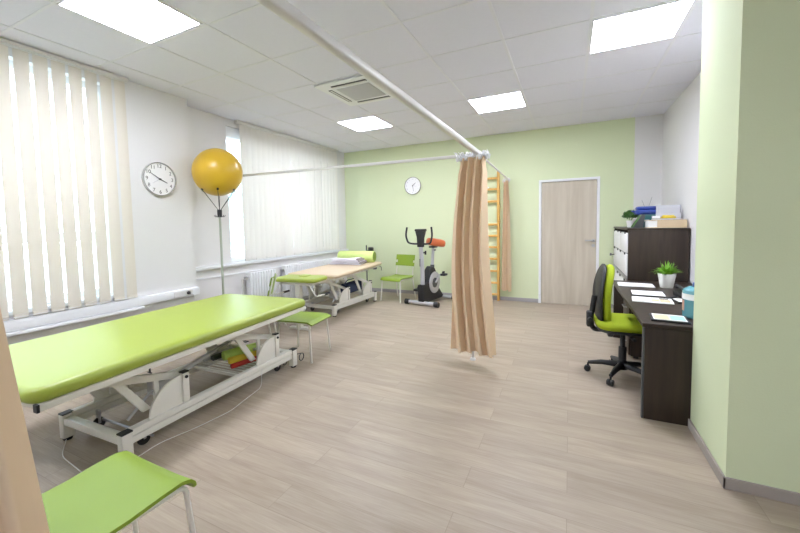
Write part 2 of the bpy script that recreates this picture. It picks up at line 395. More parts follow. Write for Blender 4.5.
# ------------------------------------------------------------------ radiators
def radiator(label, x, y0, y1, z0, z1, pitch, r):
    t = thing('radiator', label, 'radiator', (x, y0, 0), 0, 'radiators below the recessed window')
    n = int((y1-y0)/pitch)
    bm = B()
    for k in range(n):
        y = k*pitch+pitch/2; box(bm, (-r, y-pitch*.38, z0), (r, y+pitch*.38, z1), .012, 3)
    box(bm, (-r*.7, 0, z0+.03), (r*.7, n*pitch, z0+.07)); box(bm, (-r*.7, 0, z1-.08), (r*.7, n*pitch, z1-.04))
    obj('panel', bm, m_pvc, t, 40)
    bm = B(); tube(bm, fillet([(0, -.0, z1-.06), (0, -.09, z1-.06), (0, -.09, .0)], .03), .011, 10); obj('pipe', bm, m_rail, t, 50)
    bm = B(); tube(bm, [(0, -.06, z1-.06), (.055, -.06, z1-.06)], [.017, .02], 12); obj('valve', bm, m_chrome, t, 50)
    return t
radiator('white ribbed radiator directly below the left end of the recessed blind', XN+.075, 3.62, 4.12, .13, .66, .05, .05)
radiator('long white radiator against the wall behind the cream-topped couch', XN+.075, 4.32, 5.86, .13, .68, .05, .045)

# ------------------------------------------------------------------ ceiling lights and air conditioner
def clight(x, y, label, vis=True):
    t = thing('ceiling_light', label, 'ceiling light', (x+.3, y+.3, H), 0, 'square ceiling light panels')
    bm = B()
    for a, b in (((-.289, -.289), (.289, -.280)), ((-.289, .280), (.289, .289)), ((-.289, -.280), (-.280, .280)), ((.280, -.280), (.289, .280))):
        box(bm, (a[0], a[1], -.008), (b[0], b[1], -.001))
    obj('frame', bm, m_tbar, t)
    bm = B(); box(bm, (-.279, -.279, -.006), (.279, .279, -.002)); obj('diffuser', bm, m_light, t)
    return t
clight(GX0-5*.6, GY0-3*GS, 'square lit ceiling panel nearest the open near blind')
clight(GX0, GY0, 'square lit ceiling panel closest to the green pillar')
clight(GX0-2*.6, GY0+2*GS, 'square lit ceiling panel over the hanging curtain, near the green wall')
clight(GX0-5*.6, GY0+2*GS, 'square lit ceiling panel beyond the ceiling air conditioner')
clight(GX0-5*.6, GY0-6*GS, 'added unseen fill light panel behind the viewpoint on the window side')  # out of view, added as fill to brighten the room
clight(GX0+2*.6, GY0-7*GS, 'added unseen fill light panel behind the viewpoint, away from the windows')  # unseen lamp added to lift the pillar's front face
t = thing('ceiling_air_conditioner', 'square white ceiling cassette air conditioner with grey grille', 'air conditioner', (-1.962, 3.45, H))
s = .352
bm = B()
prism(bm, [(-s, -s), (s, -s), (s, s), (-s, s)], 'z', -.022, -.0055, .006); obj('panel', bm, m_pvc, t)
bm = B(); box(bm, (-.19, -.19, -.027), (.19, .19, -.022), .002)
for k in range(15): box(bm, (-.185, -.18+k*.0257-.003, -.030), (.185, -.18+k*.0257+.003, -.027))
obj('grille', bm, m_grille, t)
for ax, sg in (('x', -1), ('x', 1), ('y', -1), ('y', 1)):
    bm = B()
    if ax == 'x': box(bm, (sg*.262-.020, -.2, -.026), (sg*.262+.020, .2, -.0215), .002)
    else: box(bm, (-.2, sg*.262-.020, -.026), (.2, sg*.262+.020, -.0215), .002)
    o = obj('air_outlet', bm, m_dgrey, t)
    bm = B()
    if ax == 'x': box(bm, (sg*.262-.001, -.195, -.031), (sg*.262+.016, .195, -.0262), .001)
    else: box(bm, (-.195, sg*.262-.001, -.031), (.195, sg*.262+.016, -.0262), .001)
    obj('louvre', bm, m_rail, o)

# ------------------------------------------------------------------ door
d = bpy.data.objects.new('door_1', None); C.objects.link(d); d['kind'] = 'structure'; d.location = (-.02, YB, 0)
bm = B(); w = .41
box(bm, (-w, -.012, 0), (-w+.035, .1, DZ-.035)); box(bm, (w-.035, -.012, 0), (w, .1, DZ-.035)); box(bm, (-w, -.012, DZ-.035), (w, .1, DZ)); obj('door_frame', bm, m_pvc, d)
bm = B(); box(bm, (-w+.037, .012, .002), (w-.037, .052, DZ-.038), .002); leaf = obj('door_leaf', bm, m_door, d)
bm = B(); tube(bm, fillet([(.335, .012, .985), (.335, -.04, .985), (.225, -.042, .985)], .02), .010, 12)
lathe(bm, [(0, 0), (.025, 0), (.025, .008), (0, .008)], mtx=Tr(.335, .012, .985) @ Rx(PI/2), seg=20); obj('door_handle', bm, m_chrome, leaf, 50)
bm = B(); lathe(bm, [(0, 0), (.025, 0), (.025, .008), (0, .008)], mtx=Tr(.335, .012, .91) @ Rx(PI/2), seg=20); box(bm, (.331, -.002, .90), (.339, .004, .92)); obj('lock_plate', bm, m_chrome, leaf, 50)

# ------------------------------------------------------------------ clocks
def clock(name, label, loc, rz, r, hour, minute, second, ink, big):
    """dial faces local -Y"""
    t = thing(name, label, 'clock', loc, rz, 'wall clocks')
    F = Rx(PI/2)
    bm = B(); lathe(bm, [(r*.93, 0), (r, .0), (r, .022), (r*.985, .03), (r*.955, .032), (r*.94, .026), (r*.93, .02), (r*.93, 0)], mtx=F, seg=56, caps=False); 
    obj('rim', bm, m_rim, t, 40)
    bm = B(); lathe(bm, [(0, .002), (r*.945, .002), (r*.945, .017), (0, .018)], mtx=F, seg=56); dial = obj('dial', bm, m_dial, t, 40)
    bm = B()
    for k in range(1, 13):
        a = PI/2-2*PI*k/12; p = r*.76
        nb = text_mesh(str(k), r*(.30 if big else .17), 'numeral', ink, dial, Tr(p*math.cos(a), -.0187, p*math.sin(a)) @ Rx(PI/2))
        join(bm, nb)
    obj('numerals', bm, ink, dial)
    def hand(ang, ln, wd, dep, nm, m):
        bm = B(); prism(bm, [(-wd, -ln*.15), (wd, -ln*.15), (wd*.5, ln), (-wd*.5, ln)], 'y', -dep-.002, -dep, mtx=Ry(ang)); obj(nm, bm, m, t)
    hand(2*PI*(hour/12), r*.48, r*.035, .0205, 'hour_hand', m_ink); hand(2*PI*minute/60, r*.66, r*.022, .0235, 'minute_hand', m_ink if big else m_ink)
    hand(2*PI*second/60, r*.55, r*.008, .0265, 'second_hand', m_inkg)
    bm = B(); lathe(bm, [(0, .018), (r*.05, .018), (r*.05, .030), (0, .030)], mtx=F, seg=16); obj('hub', bm, m_ink, t)
clock('wall_clock', 'round wall clock with large black numerals on the white pier between the windows', (XP+.001, 2.385, 1.79), PI/2, .172, 3.83, 50, 40, m_ink, True)
clock('wall_clock', 'round wall clock with faint small numerals on the green wall above the exercise bike', (-2.53, YB-.001, 1.965), 0, .158, 1.6, 28, 17, m_inkg, False)

# ------------------------------------------------------------------ curtain rails, support pole
ZR = 1.885; XRL = -.715
t = thing('curtain_rail', 'white ceiling-height curtain rail running from the viewpoint to the green wall', 'curtain rail', (XRL, 3.36, ZR))
bm = B(); box(bm, (-.019, -5.7, -.019), (.019, .02, .019), .009, 3); obj('rail_bar', bm, m_rail, t, 50)
bm = B(); tube(bm, [(0, .02, -.005), (-.165, YB-3.36, .072)], .011, 12); obj('thin_rod', bm, m_rail, t, 50)
bm = B(); lathe(bm, [(0, 0), (.03, 0), (.028, .012), (.014, .02), (0, .02)], mtx=Tr(-.165, YB-3.36, .072) @ Rx(PI/2), seg=20); obj('wall_cap', bm, m_rail, t, 50)
t = thing('curtain_rail', 'white cross rail running from the window wall behind the ball to the big curtain', 'curtain rail', (XRL-.03, 3.37, ZR))
bm = B(); box(bm, (-3.22, -.014, -.010), (.0, .014, .018), .006, 3, mtx=Ry(.012)); obj('rail_bar', bm, m_rail, t, 50)
bm = B(); box(bm, (-3.234, -.03, -.01), (-3.222, .03, .08), .003); obj('wall_bracket', bm, m_rail, t)
t = thing('support_pole', 'thin white upright pole inside the big hanging curtain, foot on the floor', 'pole', (-.80, 3.40, 0))
bm = B(); tube(bm, [(0, 0, .02), (0, 0, ZR-.025)], .011, 12); obj('shaft', bm, m_rail, t, 50)
bm = B(); lathe(bm, [(0, 0), (.028, 0), (.026, .012), (.014, .022), (0, .022)], seg=20); obj('foot', bm, m_rail, t, 50)

# ------------------------------------------------------------------ curtains
def curtain(label, loc, xt, xb, z0, z1, dt, db, nf, hooks, seed=1, name='curtain', lean=0):
    """gathered curtain; folds run along local x; half widths xt top, xb bottom; depths dt/db"""
    rnd = random.Random(seed); t = thing(name, label, 'curtain', loc, 0, 'beige curtains on the rails')
    ph = [rnd.uniform(-.5, .5) for _ in range(nf+2)]; am = [rnd.uniform(.6, 1.2) for _ in range(nf+2)]
    N = nf*14
    def fn(u, v):
        k = u*nf; i = int(min(k, nf-1e-6)); f = k-i
        z = z0+(z1-z0)*v
        e = 1-v; hw = xt+(xb-xt)*(e**.8); dp = (dt+(db-dt)*e)*(am[i]*(1-f)+am[i+1]*f)
        pinch = 1-.12*math.exp(-((v-.965)/.02)**2)
        th = 2*PI*(k+ .12*math.sin(3*v+ph[i]))
        x = -hw+2*hw*u+.30*hw/nf*2*math.sin(2*th+ph[i])*(.4+.6*e)
        y = dp*math.sin(th)*pinch+.35*dt*math.sin(5*u+2*v)
        dz = .012*math.sin(th*.5+1)*e
        return (x*pinch+lean*math.sin(PI*e), y, z+ (dz if v < .02 else 0))
    bm = B(); sheet(bm, fn, N, 40, .004); obj('cloth', bm, m_curt, t, 80)
    for k in range(hooks):
        u = (k+.5)/hooks; x = -xt*1.25+2.5*xt*u; y = rnd.uniform(-.5, .5)*dt*1.6
        bm = B(); zz = z1-.012
        a = rnd.uniform(0, PI)
        prof = [(math.cos(2*PI*q/10)*.018*math.cos(a), math.cos(2*PI*q/10)*.018*math.sin(a), .012+math.sin(2*PI*q/10)*.022) for q in range(10)]
        tube(bm, prof, .0038, 6, closed=True)
        tube(bm, [(0, 0, .03), (.01*math.cos(a+1), .01*math.sin(a+1), .055), (.024*math.cos(a+1), .024*math.sin(a+1), .050+rnd.random()*.02)], .0038, 6)
        tube(bm, [(0, 0, -.01), (-.014*math.cos(a+1), -.014*math.sin(a+1), .03)], .0038, 6)
        obj('hook', bm, m_pvc, t, 60, loc=(x, y, zz))
    return t
curtain('large gathered beige curtain hanging at the rail corner in mid room', (-.765, 3.27, 0), .118, .192, .115, 1.85, .045, .065, 4, 34, 3, lean=-.045)
curtain('narrow bunched beige curtain hanging by the green wall next to the wall bars', (-.905, YB-.14, 0), .036, .072, .19, 1.93, .04, .06, 3, 5, 5)
curtain('beige curtain hanging close to the viewpoint, beside the nearest green chair', (XRL-.0, -.052, 0), .19, .34, .06, 1.84, .045, .06, 6, 14, 9).rotation_euler = (0, 0, PI/2)

# ------------------------------------------------------------------ chairs
def make_chair(label, loc, rz):
    t = thing('stacking_chair', label, 'chair', loc, rz, 'green stacking chairs with white legs')
    W = .20
    prof = [(-.225, .345), (-.222, .362), (-.205, .380), (-.17, .391), (-.10, .390), (0, .383), (.10, .384), (.17, .392), (.195, .402)]
    def fn(u, v):
        k = v*(len(prof)-1); i = min(int(k), len(prof)-2); f = k-i
        y = prof[i][0]*(1-f)+prof[i+1][0]*f; z = prof[i][1]*(1-f)+prof[i+1][1]*f
        ww = W*(1-.10*max(0, v-.5)); x = (u-.5)*2*ww
        z += .006*(abs(u-.5)*2)**3
        return (x, y, z)
    bm = B(); sheet(bm, fn, 12, 24, .012); o = obj('seat', bm, m_plast, t, 60)
    # backrest: curved board with the side slots of the photo
    pts = [(-.19, .56), (.19, .56), (.19, .615), (.145, .62), (.145, .655), (.19, .66), (.19, .75), (-.19, .75), (-.19, .66), (-.145, .655), (-.145, .62), (-.19, .615)]
    bm = B(); tm = B()
    def cols(x0, x1, z0, z1): box(tm, (x0, -.006, z0), (x1, .006, z1))
    n = 12
    for i in range(n):
        x0 = -.19+.38*i/n; x1 = x0+.38/n
        def bend(x): return .02*(x/.19)**2*-1
        segs = [(.56, .75)] if abs((x0+x1)/2) < .145 else [(.56, .617), (.660, .75)]
        for z0, z1 in segs:
            lean = lambda z: .225+(z-.56)*.22
            y00, y10 = lean(z0)+bend(x0), lean(z0)+bend(x1); y01, y11 = lean(z1)+bend(x0), lean(z1)+bend(x1)
            vs = [bm.verts.new(p) for p in ((x0, y00, z0), (x1, y10, z0), (x1, y11, z1), (x0, y01, z1), (x0, y00+.011, z0), (x1, y10+.011, z0), (x1, y11+.011, z1), (x0, y01+.011, z1))]
            for f in ((0, 1, 2, 3), (7, 6, 5, 4), (0, 4, 5, 1), (3, 2, 6, 7), (0, 3, 7, 4), (1, 5, 6, 2)): bm.faces.new([vs[q] for q in f])
    bmesh.ops.remove_doubles(bm, verts=bm.verts, dist=.0005)
    # drop inner walls
    inner = [f for f in bm.faces if all(len(e.link_faces) > 2 for e in f.edges)]
    tm.free(); obj('backrest', bm, m_plast, t, 40)
    for sx in (-1, 1):
        bm = B(); tube(bm, fillet([(sx*.17, .05, .366), (sx*.184, -.19, .366), (sx*.198, -.222, 0.004)], .03), .0095, 12); obj('leg', bm, m_frame, t, 60)
        bm = B(); tube(bm, fillet([(sx*.19, .25, .004), (sx*.172, .19, .37), (sx*.168, .222, .56), (sx*.168, .268, .745)], .05), .0095, 12); obj('leg', bm, m_frame, t, 60)
    bm = B(); tube(bm, [(-.17, .05, .366), (.17, .05, .366)], .008, 10); tube(bm, [(-.172, .19, .37), (.172, .19, .37)], .008, 10)
    for sx in (-1, 1): tube(bm, [(sx*.17, .05, .366), (sx*.172, .19, .37)], .008, 10)
    obj('seat_frame', bm, m_frame, t, 60)
    return t
GCH = 'green stacking chairs in the treatment room'
ch = make_chair('green plastic chair with white legs at the bottom left, in front of the near couch', (-1.405, .615, 0), PI)
dup(ch, (-3.09, 2.885, 0), R(-53), 'green plastic chair tucked behind the far left corner of the near couch, its back edge-on')
dup(ch, (-2.59, 5.64, 0), R(-11), 'green plastic chair by the green wall, left of the exercise bike')

t = thing('stool', 'square green backless seat on four white legs between the two treatment couches', 'stool', (-2.35, 2.86, 0), R(97))
bm = B(); sheet(bm, lambda u, v: ((u-.5)*.38, (v-.5)*.42, .386-.02*max(0, .12-v)/.12+.004*math.sin(PI*v)), 10, 24, .012); obj('seat', bm, m_plast, t, 60)
for sx in (-1, 1):
    for sy in (-1, 1):
        bm = B(); tube(bm, [(sx*.165, sy*.165, .370), (sx*.182, sy*.19, .004)], .0095, 12); obj('leg', bm, m_frame, t, 60)
bm = B(); tube(bm, [(-.165, -.165, .366), (.165, -.165, .366), (.165, .165, .366), (-.165, .165, .366)], .008, 10, closed=True); obj('seat_frame', bm, m_frame, t, 60)

# ------------------------------------------------------------------ treatment couches
def make_couch(label, loc, rz, bx, L0, L1, zp, side, kind):
    """base centre at origin; bx half width of base; legs at y L0 and L1; zp top of pad; side sign of visible side (+x)"""
    t = thing('treatment_couch', label, 'treatment couch', loc, rz, 'treatment couches')
    for sx in (-1, 1):
        bm = B(); box(bm, (sx*bx-.02, L0+.02, .085), (sx*bx+.02, L1-.02, .125), .004); box(bm, (sx*bx-.024, L0+.02, .130), (sx*bx+.024, L1-.02, .168), .004)
        obj('base_beam', bm, m_frame, t, 40)
    for yy in (L0, L1):
        bm = B(); box(bm, (-bx-.03, yy-.025, .10), (bx+.03, yy+.025, .145), .005); obj('cross_beam', bm, m_frame, t, 40)
        for sx in (-1, 1):
            x = sx*(bx+.01)
            bm = B(); box(bm, (x-.024, yy-.03, .014), (x+.024, yy+.03, .160), .006); lg = obj('leg', bm, m_frame, t, 40)
            bm = B(); box(bm, (x-.025, yy-.031, .160), (x+.025, yy+.031, .170), .003); obj('cap', bm, m_black, lg)
            bm = B(); lathe(bm, [(0, 0), (.024, 0), (.026, .014), (0, .014)], c=(x, yy, 0), seg=16); obj('foot', bm, m_black, lg, 50)
    posts = (-.35, .52) if kind == 0 else (-.19, .45)
    zt = .36; zf = zp-.065
    for sx in (-1, 1):
        x = sx*bx
        for i, py in enumerate(posts):
            bm = B(); box(bm, (x-.02, py-.022, .17), (x+.02, py+.022, zt), .005); po = obj('lift_post', bm, m_frame, t, 40)
            bm = B(); box(bm, (x-.021, py-.023, zt), (x+.021, py+.023, zt+.010), .003); tube(bm, [(x-.028, py, zt-.025), (x+.028, py, zt-.025)], .010, 12); obj('pivot', bm, m_black, po, 50)
            # quarter-round gusset
            r = .215; poly = [(py-.02, .168)]+[(py-.02-r*math.sin(a), .168+r*.86*math.cos(a)) for a in [PI/2*k/10 for k in range(10, -1, -1)]]
            bm = B(); prism(bm, poly, 'x', x-.008, x+.008, .002); obj('gusset', bm, m_frame, t, 30)
            # lever with brace
            y0 = py-.54; bm = B()
            prism(bm, [(py+.0, zt-.045), (py+.0, zt-.005), (y0, zf-.02), (y0, zf-.075)], 'x', x-sx*.055-.012, x-sx*.055+.012, .004)
            prism(bm, [(py-.42, zf-.075), (py-.36, zf-.085), (py-.19, .205), (py-.24, .20)], 'x', x-sx*.055-.010, x-sx*.055+.010, .003)
            prism(bm, [(py-.165, .37), (py-.135, .37), (py-.135, .20), (py-.165, .20)], 'x', x-sx*.055-.009, x-sx*.055+.009, .002)
            obj('lift_arm', bm, m_frame, t, 30)
            bm = B(); box(bm, (x-sx*.055-.016, y0-.03, zf-.10), (x-sx*.055+.016, y0+.03, zf-.0), .004); obj('bracket', bm, m_frame, t)
    for i, py in enumerate(posts):
        bm = B(); tube(bm, [(-bx, py, .20), (bx, py, .20)], .014, 12); tube(bm, [(-bx+.05, py-.54, zf-.06), (bx-.05, py-.54, zf-.06)], .014, 12); obj('cross_tube', bm, m_frame, t, 50)
    # actuator
    bm = B(); tube(bm, [(0, posts[0]+.06, .22), (0, posts[0]+.42, .30)], .018, 16); box(bm, (-.06, posts[0]-.03, .17), (.06, posts[0]+.10, .27), .01); a = obj('actuator', bm, m_grille, t, 50)
    bm = B(); tube(bm, [(0, posts[0]+.42, .30), (0, posts[0]+.66, .352)], .011, 12); obj('piston', bm, m_chrome, a, 50)
    # foot bar for wheels with treadle
    bm = B(); tube(bm, [(-bx-.0, L0+.16, .06), (bx+.0, L0+.16, .06)], .008, 10)
    tube(bm, fillet([(bx-.06, L0+.06, .19), (bx-.06, L0+.20, .30), (bx-.06, L0+.26, .30)], .02), .009, 10); obj('treadle', bm, m_chrome, t, 50)
    for sx in (-1, 1):
        for yy in (L0+.14, L1-.14):
            bm = B(); lathe(bm, [(0, -.010), (.034, -.010), (.038, -.004), (.038, .004), (.034, .010), (0, .010)], mtx=Tr(sx*(bx-.055), yy, .042) @ Ry(PI/2), seg=24)
            cs = obj('castor', bm, m_black, t, 40)
            bm = B(); box(bm, (sx*(bx-.055)-.016, yy-.008, .04), (sx*(bx-.055)+.016, yy+.008, .13), .004); obj('fork', bm, m_chrome, cs)
    return t

# near couch
c1 = make_couch('large lime green treatment couch with white lifting frame under the near blind', (-2.505, 1.83, 0), R(2.4), .28, -.73, .73, .60, 1, 0)
RT = Rz(R(2.1))
def P1(bm): bmesh.ops.transform(bm, matrix=Tr(-.10, -.115, 0) @ RT, verts=bm.verts); return bm
bm = B(); cushion(bm, -.50, .49, -1.07, 1.00, .532, .605, .075, .034, dome=.004); obj('mattress', P1(bm), m_lime, c1, 50)
bm = B()
for x in (-.47, .47): box(bm, (x-.014, -1.045, .503), (x+.014, .975, .536), .004)
for y in (-1.02, -.3, .4, .95): box(bm, (-.456, y-.014, .505), (.456, y+.014, .534), .003)
for x in (-.2, .2): box(bm, (x-.016, -.95, .46), (x+.016, .95, .505), .004)
tp = obj('top_frame', P1(bm), m_frame, c1, 40)
bm = B()
for x in (-.47, .47):
    for y in (-1.045, .975): box(bm, (x-.016, y-.006, .501), (x+.016, y+.006, .538), .003)
tube(bm, [(.486, -.55, .512), (.486, -.55, .49)], .005, 8); tube(bm, [(.47, -.55, .49), (.50, -.55, .488)], .004, 8)
obj('end_cap', P1(bm), m_black, tp)
# wire tray on the base
bm = B()
box(bm, (-.25, .10, .145), (.25, .12, .165)); box(bm, (-.25, .65, .145), (.25, .67, .165))
for k in range(13): tube(bm, [(-.25, .12+k*.043, .150), (.25, .12+k*.043, .150)], .003, 6)
obj('tray', bm, m_frame, c1)
bm = B(); box(bm, (-.235, .21, .156), (-.225, .64, .20), .003); obj('tray_side', bm, m_grille, c1)
bm = B(); tube(bm, fillet([(.22, .42, .30), (.27, .38, .16), (.315, .30, .12), (.33, .28, .006), (.36, .10, .006), (.40, -.1, .006), (.36, -.35, .006), (.30, -.55, .006), (.32, -.7, .006), (.28, -.9, .006), (-.1, -.85, .006), (-.35, -.7, .006)], .06, 6), .0026, 8); obj('cable', bm, m_rail, c1, 60)
bm = B(); pts = [(.285+.0*k, .86+.035*math.cos(2*PI*k/10), .05+.035*math.sin(2*PI*k/10)) for k in range(10)]
tube(bm, pts, .004, 6, closed=True); pts = [(.22, .70+.03*math.cos(2*PI*k/10), .05+.03*math.sin(2*PI*k/10)) for k in range(10)]; tube(bm, pts, .004, 6, closed=True)
tube(bm, fillet([(.2, .60, .12), (.26, .74, .10), (.285, .86, .085)], .04), .004, 6); obj('coiled_cable', bm, m_dgrey, c1, 60)
# things in the tray
def roll(name, label, cat, p, q, r, m, m2):
    p = Vector(p); q = Vector(q); t = thing(name, label, cat, p, 0, 'rolls in the tray of the near couch'); d = q-p
    bm = B(); tube(bm, [(0, 0, 0), d*.03, d*.97, d], [r*.9, r, r, r*.9], 18); o = obj('rolled_body', bm, m, t, 50)
    n = d.normalized(); bm = B()
    tube(bm, [d*1.0, d*1.0+n*.003], [r*.45, r*.4], 14); obj('core', bm, m2, t, 50); return t
roll('exercise_roll', 'yellow roll lying in the tray beneath the near couch', 'exercise roll', (-2.50, 2.08, .186), (-2.40, 2.34, .190), .028, m_yel, m_red)
roll('exercise_roll', 'red roll lying in the tray beneath the near couch', 'exercise roll', (-2.40, 2.02, .177), (-2.33, 2.30, .181), .020, m_red, m_black)
roll('exercise_roll', 'pale green roll lying highest in the tray beneath the near couch', 'exercise roll', (-2.61, 2.12, .198), (-2.52, 2.40, .202), .042, m_limepad, m_white)
roll('exercise_roll', 'dark grey roll at the window side of the tray beneath the near couch', 'exercise roll', (-2.695, 2.08, .180), (-2.69, 2.28, .180), .024, m_dgrey, m_white)

# far couch
c2 = make_couch('cream-topped treatment couch with green head section beside the long radiator', (-3.22, 4.84, 0), R(-2), .28, -.56, .57, .65, 1, 1)
M2 = Tr(.10, -.14, 0) @ Rz(R(8.5))
def P2(bm): bmesh.ops.transform(bm, matrix=M2, verts=bm.verts); return bm
bm = B(); cushion(bm, -.38, .38, -.84, .86, .600, .650, .06, .024, dome=.003); obj('mattress', P2(bm), m_cream, c2, 50)
bm = B(); cushion(bm, -.31, .30, -1.25, -.86, .600, .648, .10, .022, dome=.003)
hp = obj('head_pad', P2(bm), m_lime, c2, 50)
bm = B(); cushion(bm, -.07, .07, -1.05, -.90, .648, .660, .06, .006); obj('face_hole_plug', P2(bm), m_lime, hp, 50)
bm = B()
for x in (-.33, .33): box(bm, (x-.012, -.82, .572), (x+.012, .84, .600), .003)
for y in (-.80, -.2, .4, .82): box(bm, (-.32, y-.012, .574), (.32, y+.012, .598), .003)
for x in (-.16, .16): box(bm, (x-.014, -.84, .545), (x+.014, .82, .575), .003)
for x in (-.22, .22): box(bm, (x-.011, -1.20, .563), (x+.011, -.80, .586), .003)
box(bm, (-.235, -1.20, .564), (.235, -1.175, .585), .003)
obj('top_frame', P2(bm), m_frame, c2, 40)
bm = B(); box(bm, (-.035, -1.16, .0), (.035, -1.09, .575), .01); box(bm, (-.14, -1.16, 0), (.14, -1.09, .03), .008); obj('head_support', P2(bm), m_frame, c2, 40)
for sx in (-1, 1):
    bm = B(); tube(bm, fillet([(sx*.22, -1.22, .566), (sx*.30, -1.22, .44), (sx*.30, -1.02, .43)], .03), .009, 10); ar = obj('arm_bar', P2(bm), m_frame, c2, 50)
    bm = B(); tube(bm, [(sx*.30, -1.02, .43), (sx*.30, -.90, .43)], .014, 12); obj('grip', P2(bm), m_black, ar, 50)
bm = B(); tube(bm, fillet([(.33, .80, .575), (.36, .84, .56), (.36, .84, .50)], .01), .006, 8); box(bm, (.30, .60, .545), (.345, .68, .572), .004); obj('release_handle', P2(bm), m_dgrey, c2, 50)

# under the far couch
t = thing('duffel_bag', 'navy bag lying on the frame beneath the cream-topped couch', 'bag', (-3.095, 4.99, .218), R(-2))
bm = B(); cushion(bm, -.10, .09, -.26, .26, 0, .16, .08, .07, dome=.02); obj('bag_body', bm, m_navy, t, 60)
bm = B(); tube(bm, fillet([(-.03, -.15, .165), (-.02, -.1, .20), (-.02, .1, .20), (-.03, .15, .165)], .05), .008, 8); obj('handle', bm, m_navy, t, 60)
t = thing('step_stool', 'low grey step stool on the floor beneath the green head section of the far couch', 'step stool', (-3.45, 3.75, 0), R(5))
bm = B(); box(bm, (-.17, -.14, .13), (.17, .14, .155), .01); obj('tread', bm, m_grille, t, 40)
for sx in (-1, 1):
    for sy in (-1, 1):
        bm = B(); tube(bm, [(sx*.13, sy*.10, .13), (sx*.16, sy*.13, 0)], .012, 10); obj('leg', bm, m_frame, t, 40)

# on the far couch
top2 = .6525
t = thing('bolster', 'pale green cylindrical bolster lying at the far end of the cream-topped couch', 'bolster', (-3.22, 5.36, top2+.097), R(8))
bm = B(); r = .095; L = .32
lathe(bm, [(0, -L), (r*.9, -L), (r, -L+.012), (r, L-.012), (r*.9, L), (0, L)], mtx=Ry(PI/2), seg=32); b_ = obj('cover', bm, m_bolst, t, 40)
bm = B(); lathe(bm, [(0, L+.0005), (r*.86, L+.0005), (r*.84, L+.004), (0, L+.005)], mtx=Ry(PI/2), seg=32); obj('end_disc', bm, m_plast, t, 40)
t = thing('folded_towel', 'folded lilac-white towel with a grey lining in front of the bolster', 'towel', (-3.17, 5.03, top2+.001), R(12))
bm = B()
def fold(z0, th, x0, x1, y0, y1, tilt):
    def fn(u, v): return (x0+(x1-x0)*u, y0+(y1-y0)*v, z0+tilt*u+.006*math.sin(5*u+3*v))
    t_ = B(); sheet(bm, fn, 14, 10, th)
    t_.free()
fold(.022, .014, -.27, .24, -.15, .16, .004); fold(.046, .014, -.26, .22, -.15, .16, .006); fold(.069, .014, -.25, .20, -.14, .16, .008); fold(.090, .014, -.24, .17, -.13, .15, .006); obj('towel', bm, m_towel, t, 60)
bm = B(); tube(bm, [(.235, -.14, .034), (.235, .16, .036)], .018, 10); tube(bm, [(.225, -.14, .018), (.225, .16, .018)], .015, 10); tube(bm, [(.20, -.13, .068), (.20, .15, .07)], .018, 10); tube(bm, [(.17, -.12, .09), (.17, .14, .09)], .014, 10); obj('lining', bm, m_towel2, t, 60)
# device by the wall behind the bolster
t = thing('rod_stand', 'small black device on a slim upright rod behind the pale green bolster', 'stand', (-3.40, 6.02, 0))
bm = B(); tube(bm, [(0, 0, .01), (0, 0, .90)], .011, 10); obj('rod', bm, m_dgrey, t, 50)
bm = B(); lathe(bm, [(0, 0), (.10, 0), (.09, .015), (.02, .022), (0, .022)], seg=24); obj('base', bm, m_black, t, 50)
bm = B(); cushion(bm, .045, .145, -.04, .04, .76, .865, .03, .02); tube(bm, [(0, 0, .80), (.06, 0, .80)], .008, 8); obj('head', bm, m_black, t, 50)

# ------------------------------------------------------------------ ball and its stand
t = thing('ball_stand', 'slim upright stand with black claw prongs holding the yellow ball', 'stand', (-3.52, 2.9, 0))
bm = B(); tube(bm, [(0, 0, .02), (0, 0, 1.42)], .0125, 14); obj('pole', bm, m_pole, t, 50)
bm = B(); lathe(bm, [(0, 0), (.12, 0), (.115, .015), (.03, .03), (0, .03)], seg=32); obj('base', bm, m_dgrey, t, 50)
bm = B(); lathe(bm, [(0, 1.40), (.022, 1.40), (.024, 1.41), (.026, 1.475), (.022, 1.485), (0, 1.485)], seg=20); hub = obj('hub', bm, m_black, t, 50)
bm = B()
for k in range(8):
    a = 2*PI*k/8; c, s_ = math.cos(a), math.sin(a)
    tube(bm, fillet([(.02*c, .02*s_, 1.41), (.05*c, .05*s_, 1.402), (.058*c, .058*s_, 1.425)], .01), .0026, 6)
obj('coat_hooks', bm, m_dgrey, hub, 50)
RB = .262; ZB = 1.900
for k in range(6):
    a = 2*PI*(k+.3)/6; c, s_ = math.cos(a), math.sin(a); rr = .185; zz = ZB-math.sqrt(RB**2-rr**2)-.015
    bm = B(); tube(bm, [(.014*c, .014*s_, 1.48), (rr*c, rr*s_, zz)], .0032, 8); pr_ = obj('prong', bm, m_black, t, 50)
    bm = B(); n = Vector((-rr*c, -rr*s_, ZB-zz)).normalized(); p = Vector((rr*c, rr*s_, zz)); tube(bm, [p-n*.006, p+n*.006], .012, 12); obj('rubber_tip', bm, m_black, pr_, 50)
bm = B(); bmesh.ops.create_uvsphere(bm, u_segments=56, v_segments=36, radius=RB)
o = obj('exercise_ball', bm, m_ball, None, 180, loc=(-3.52, 2.9, ZB)); tag(o, 'large yellow exercise ball held high on a claw stand by the recessed window', 'exercise ball')

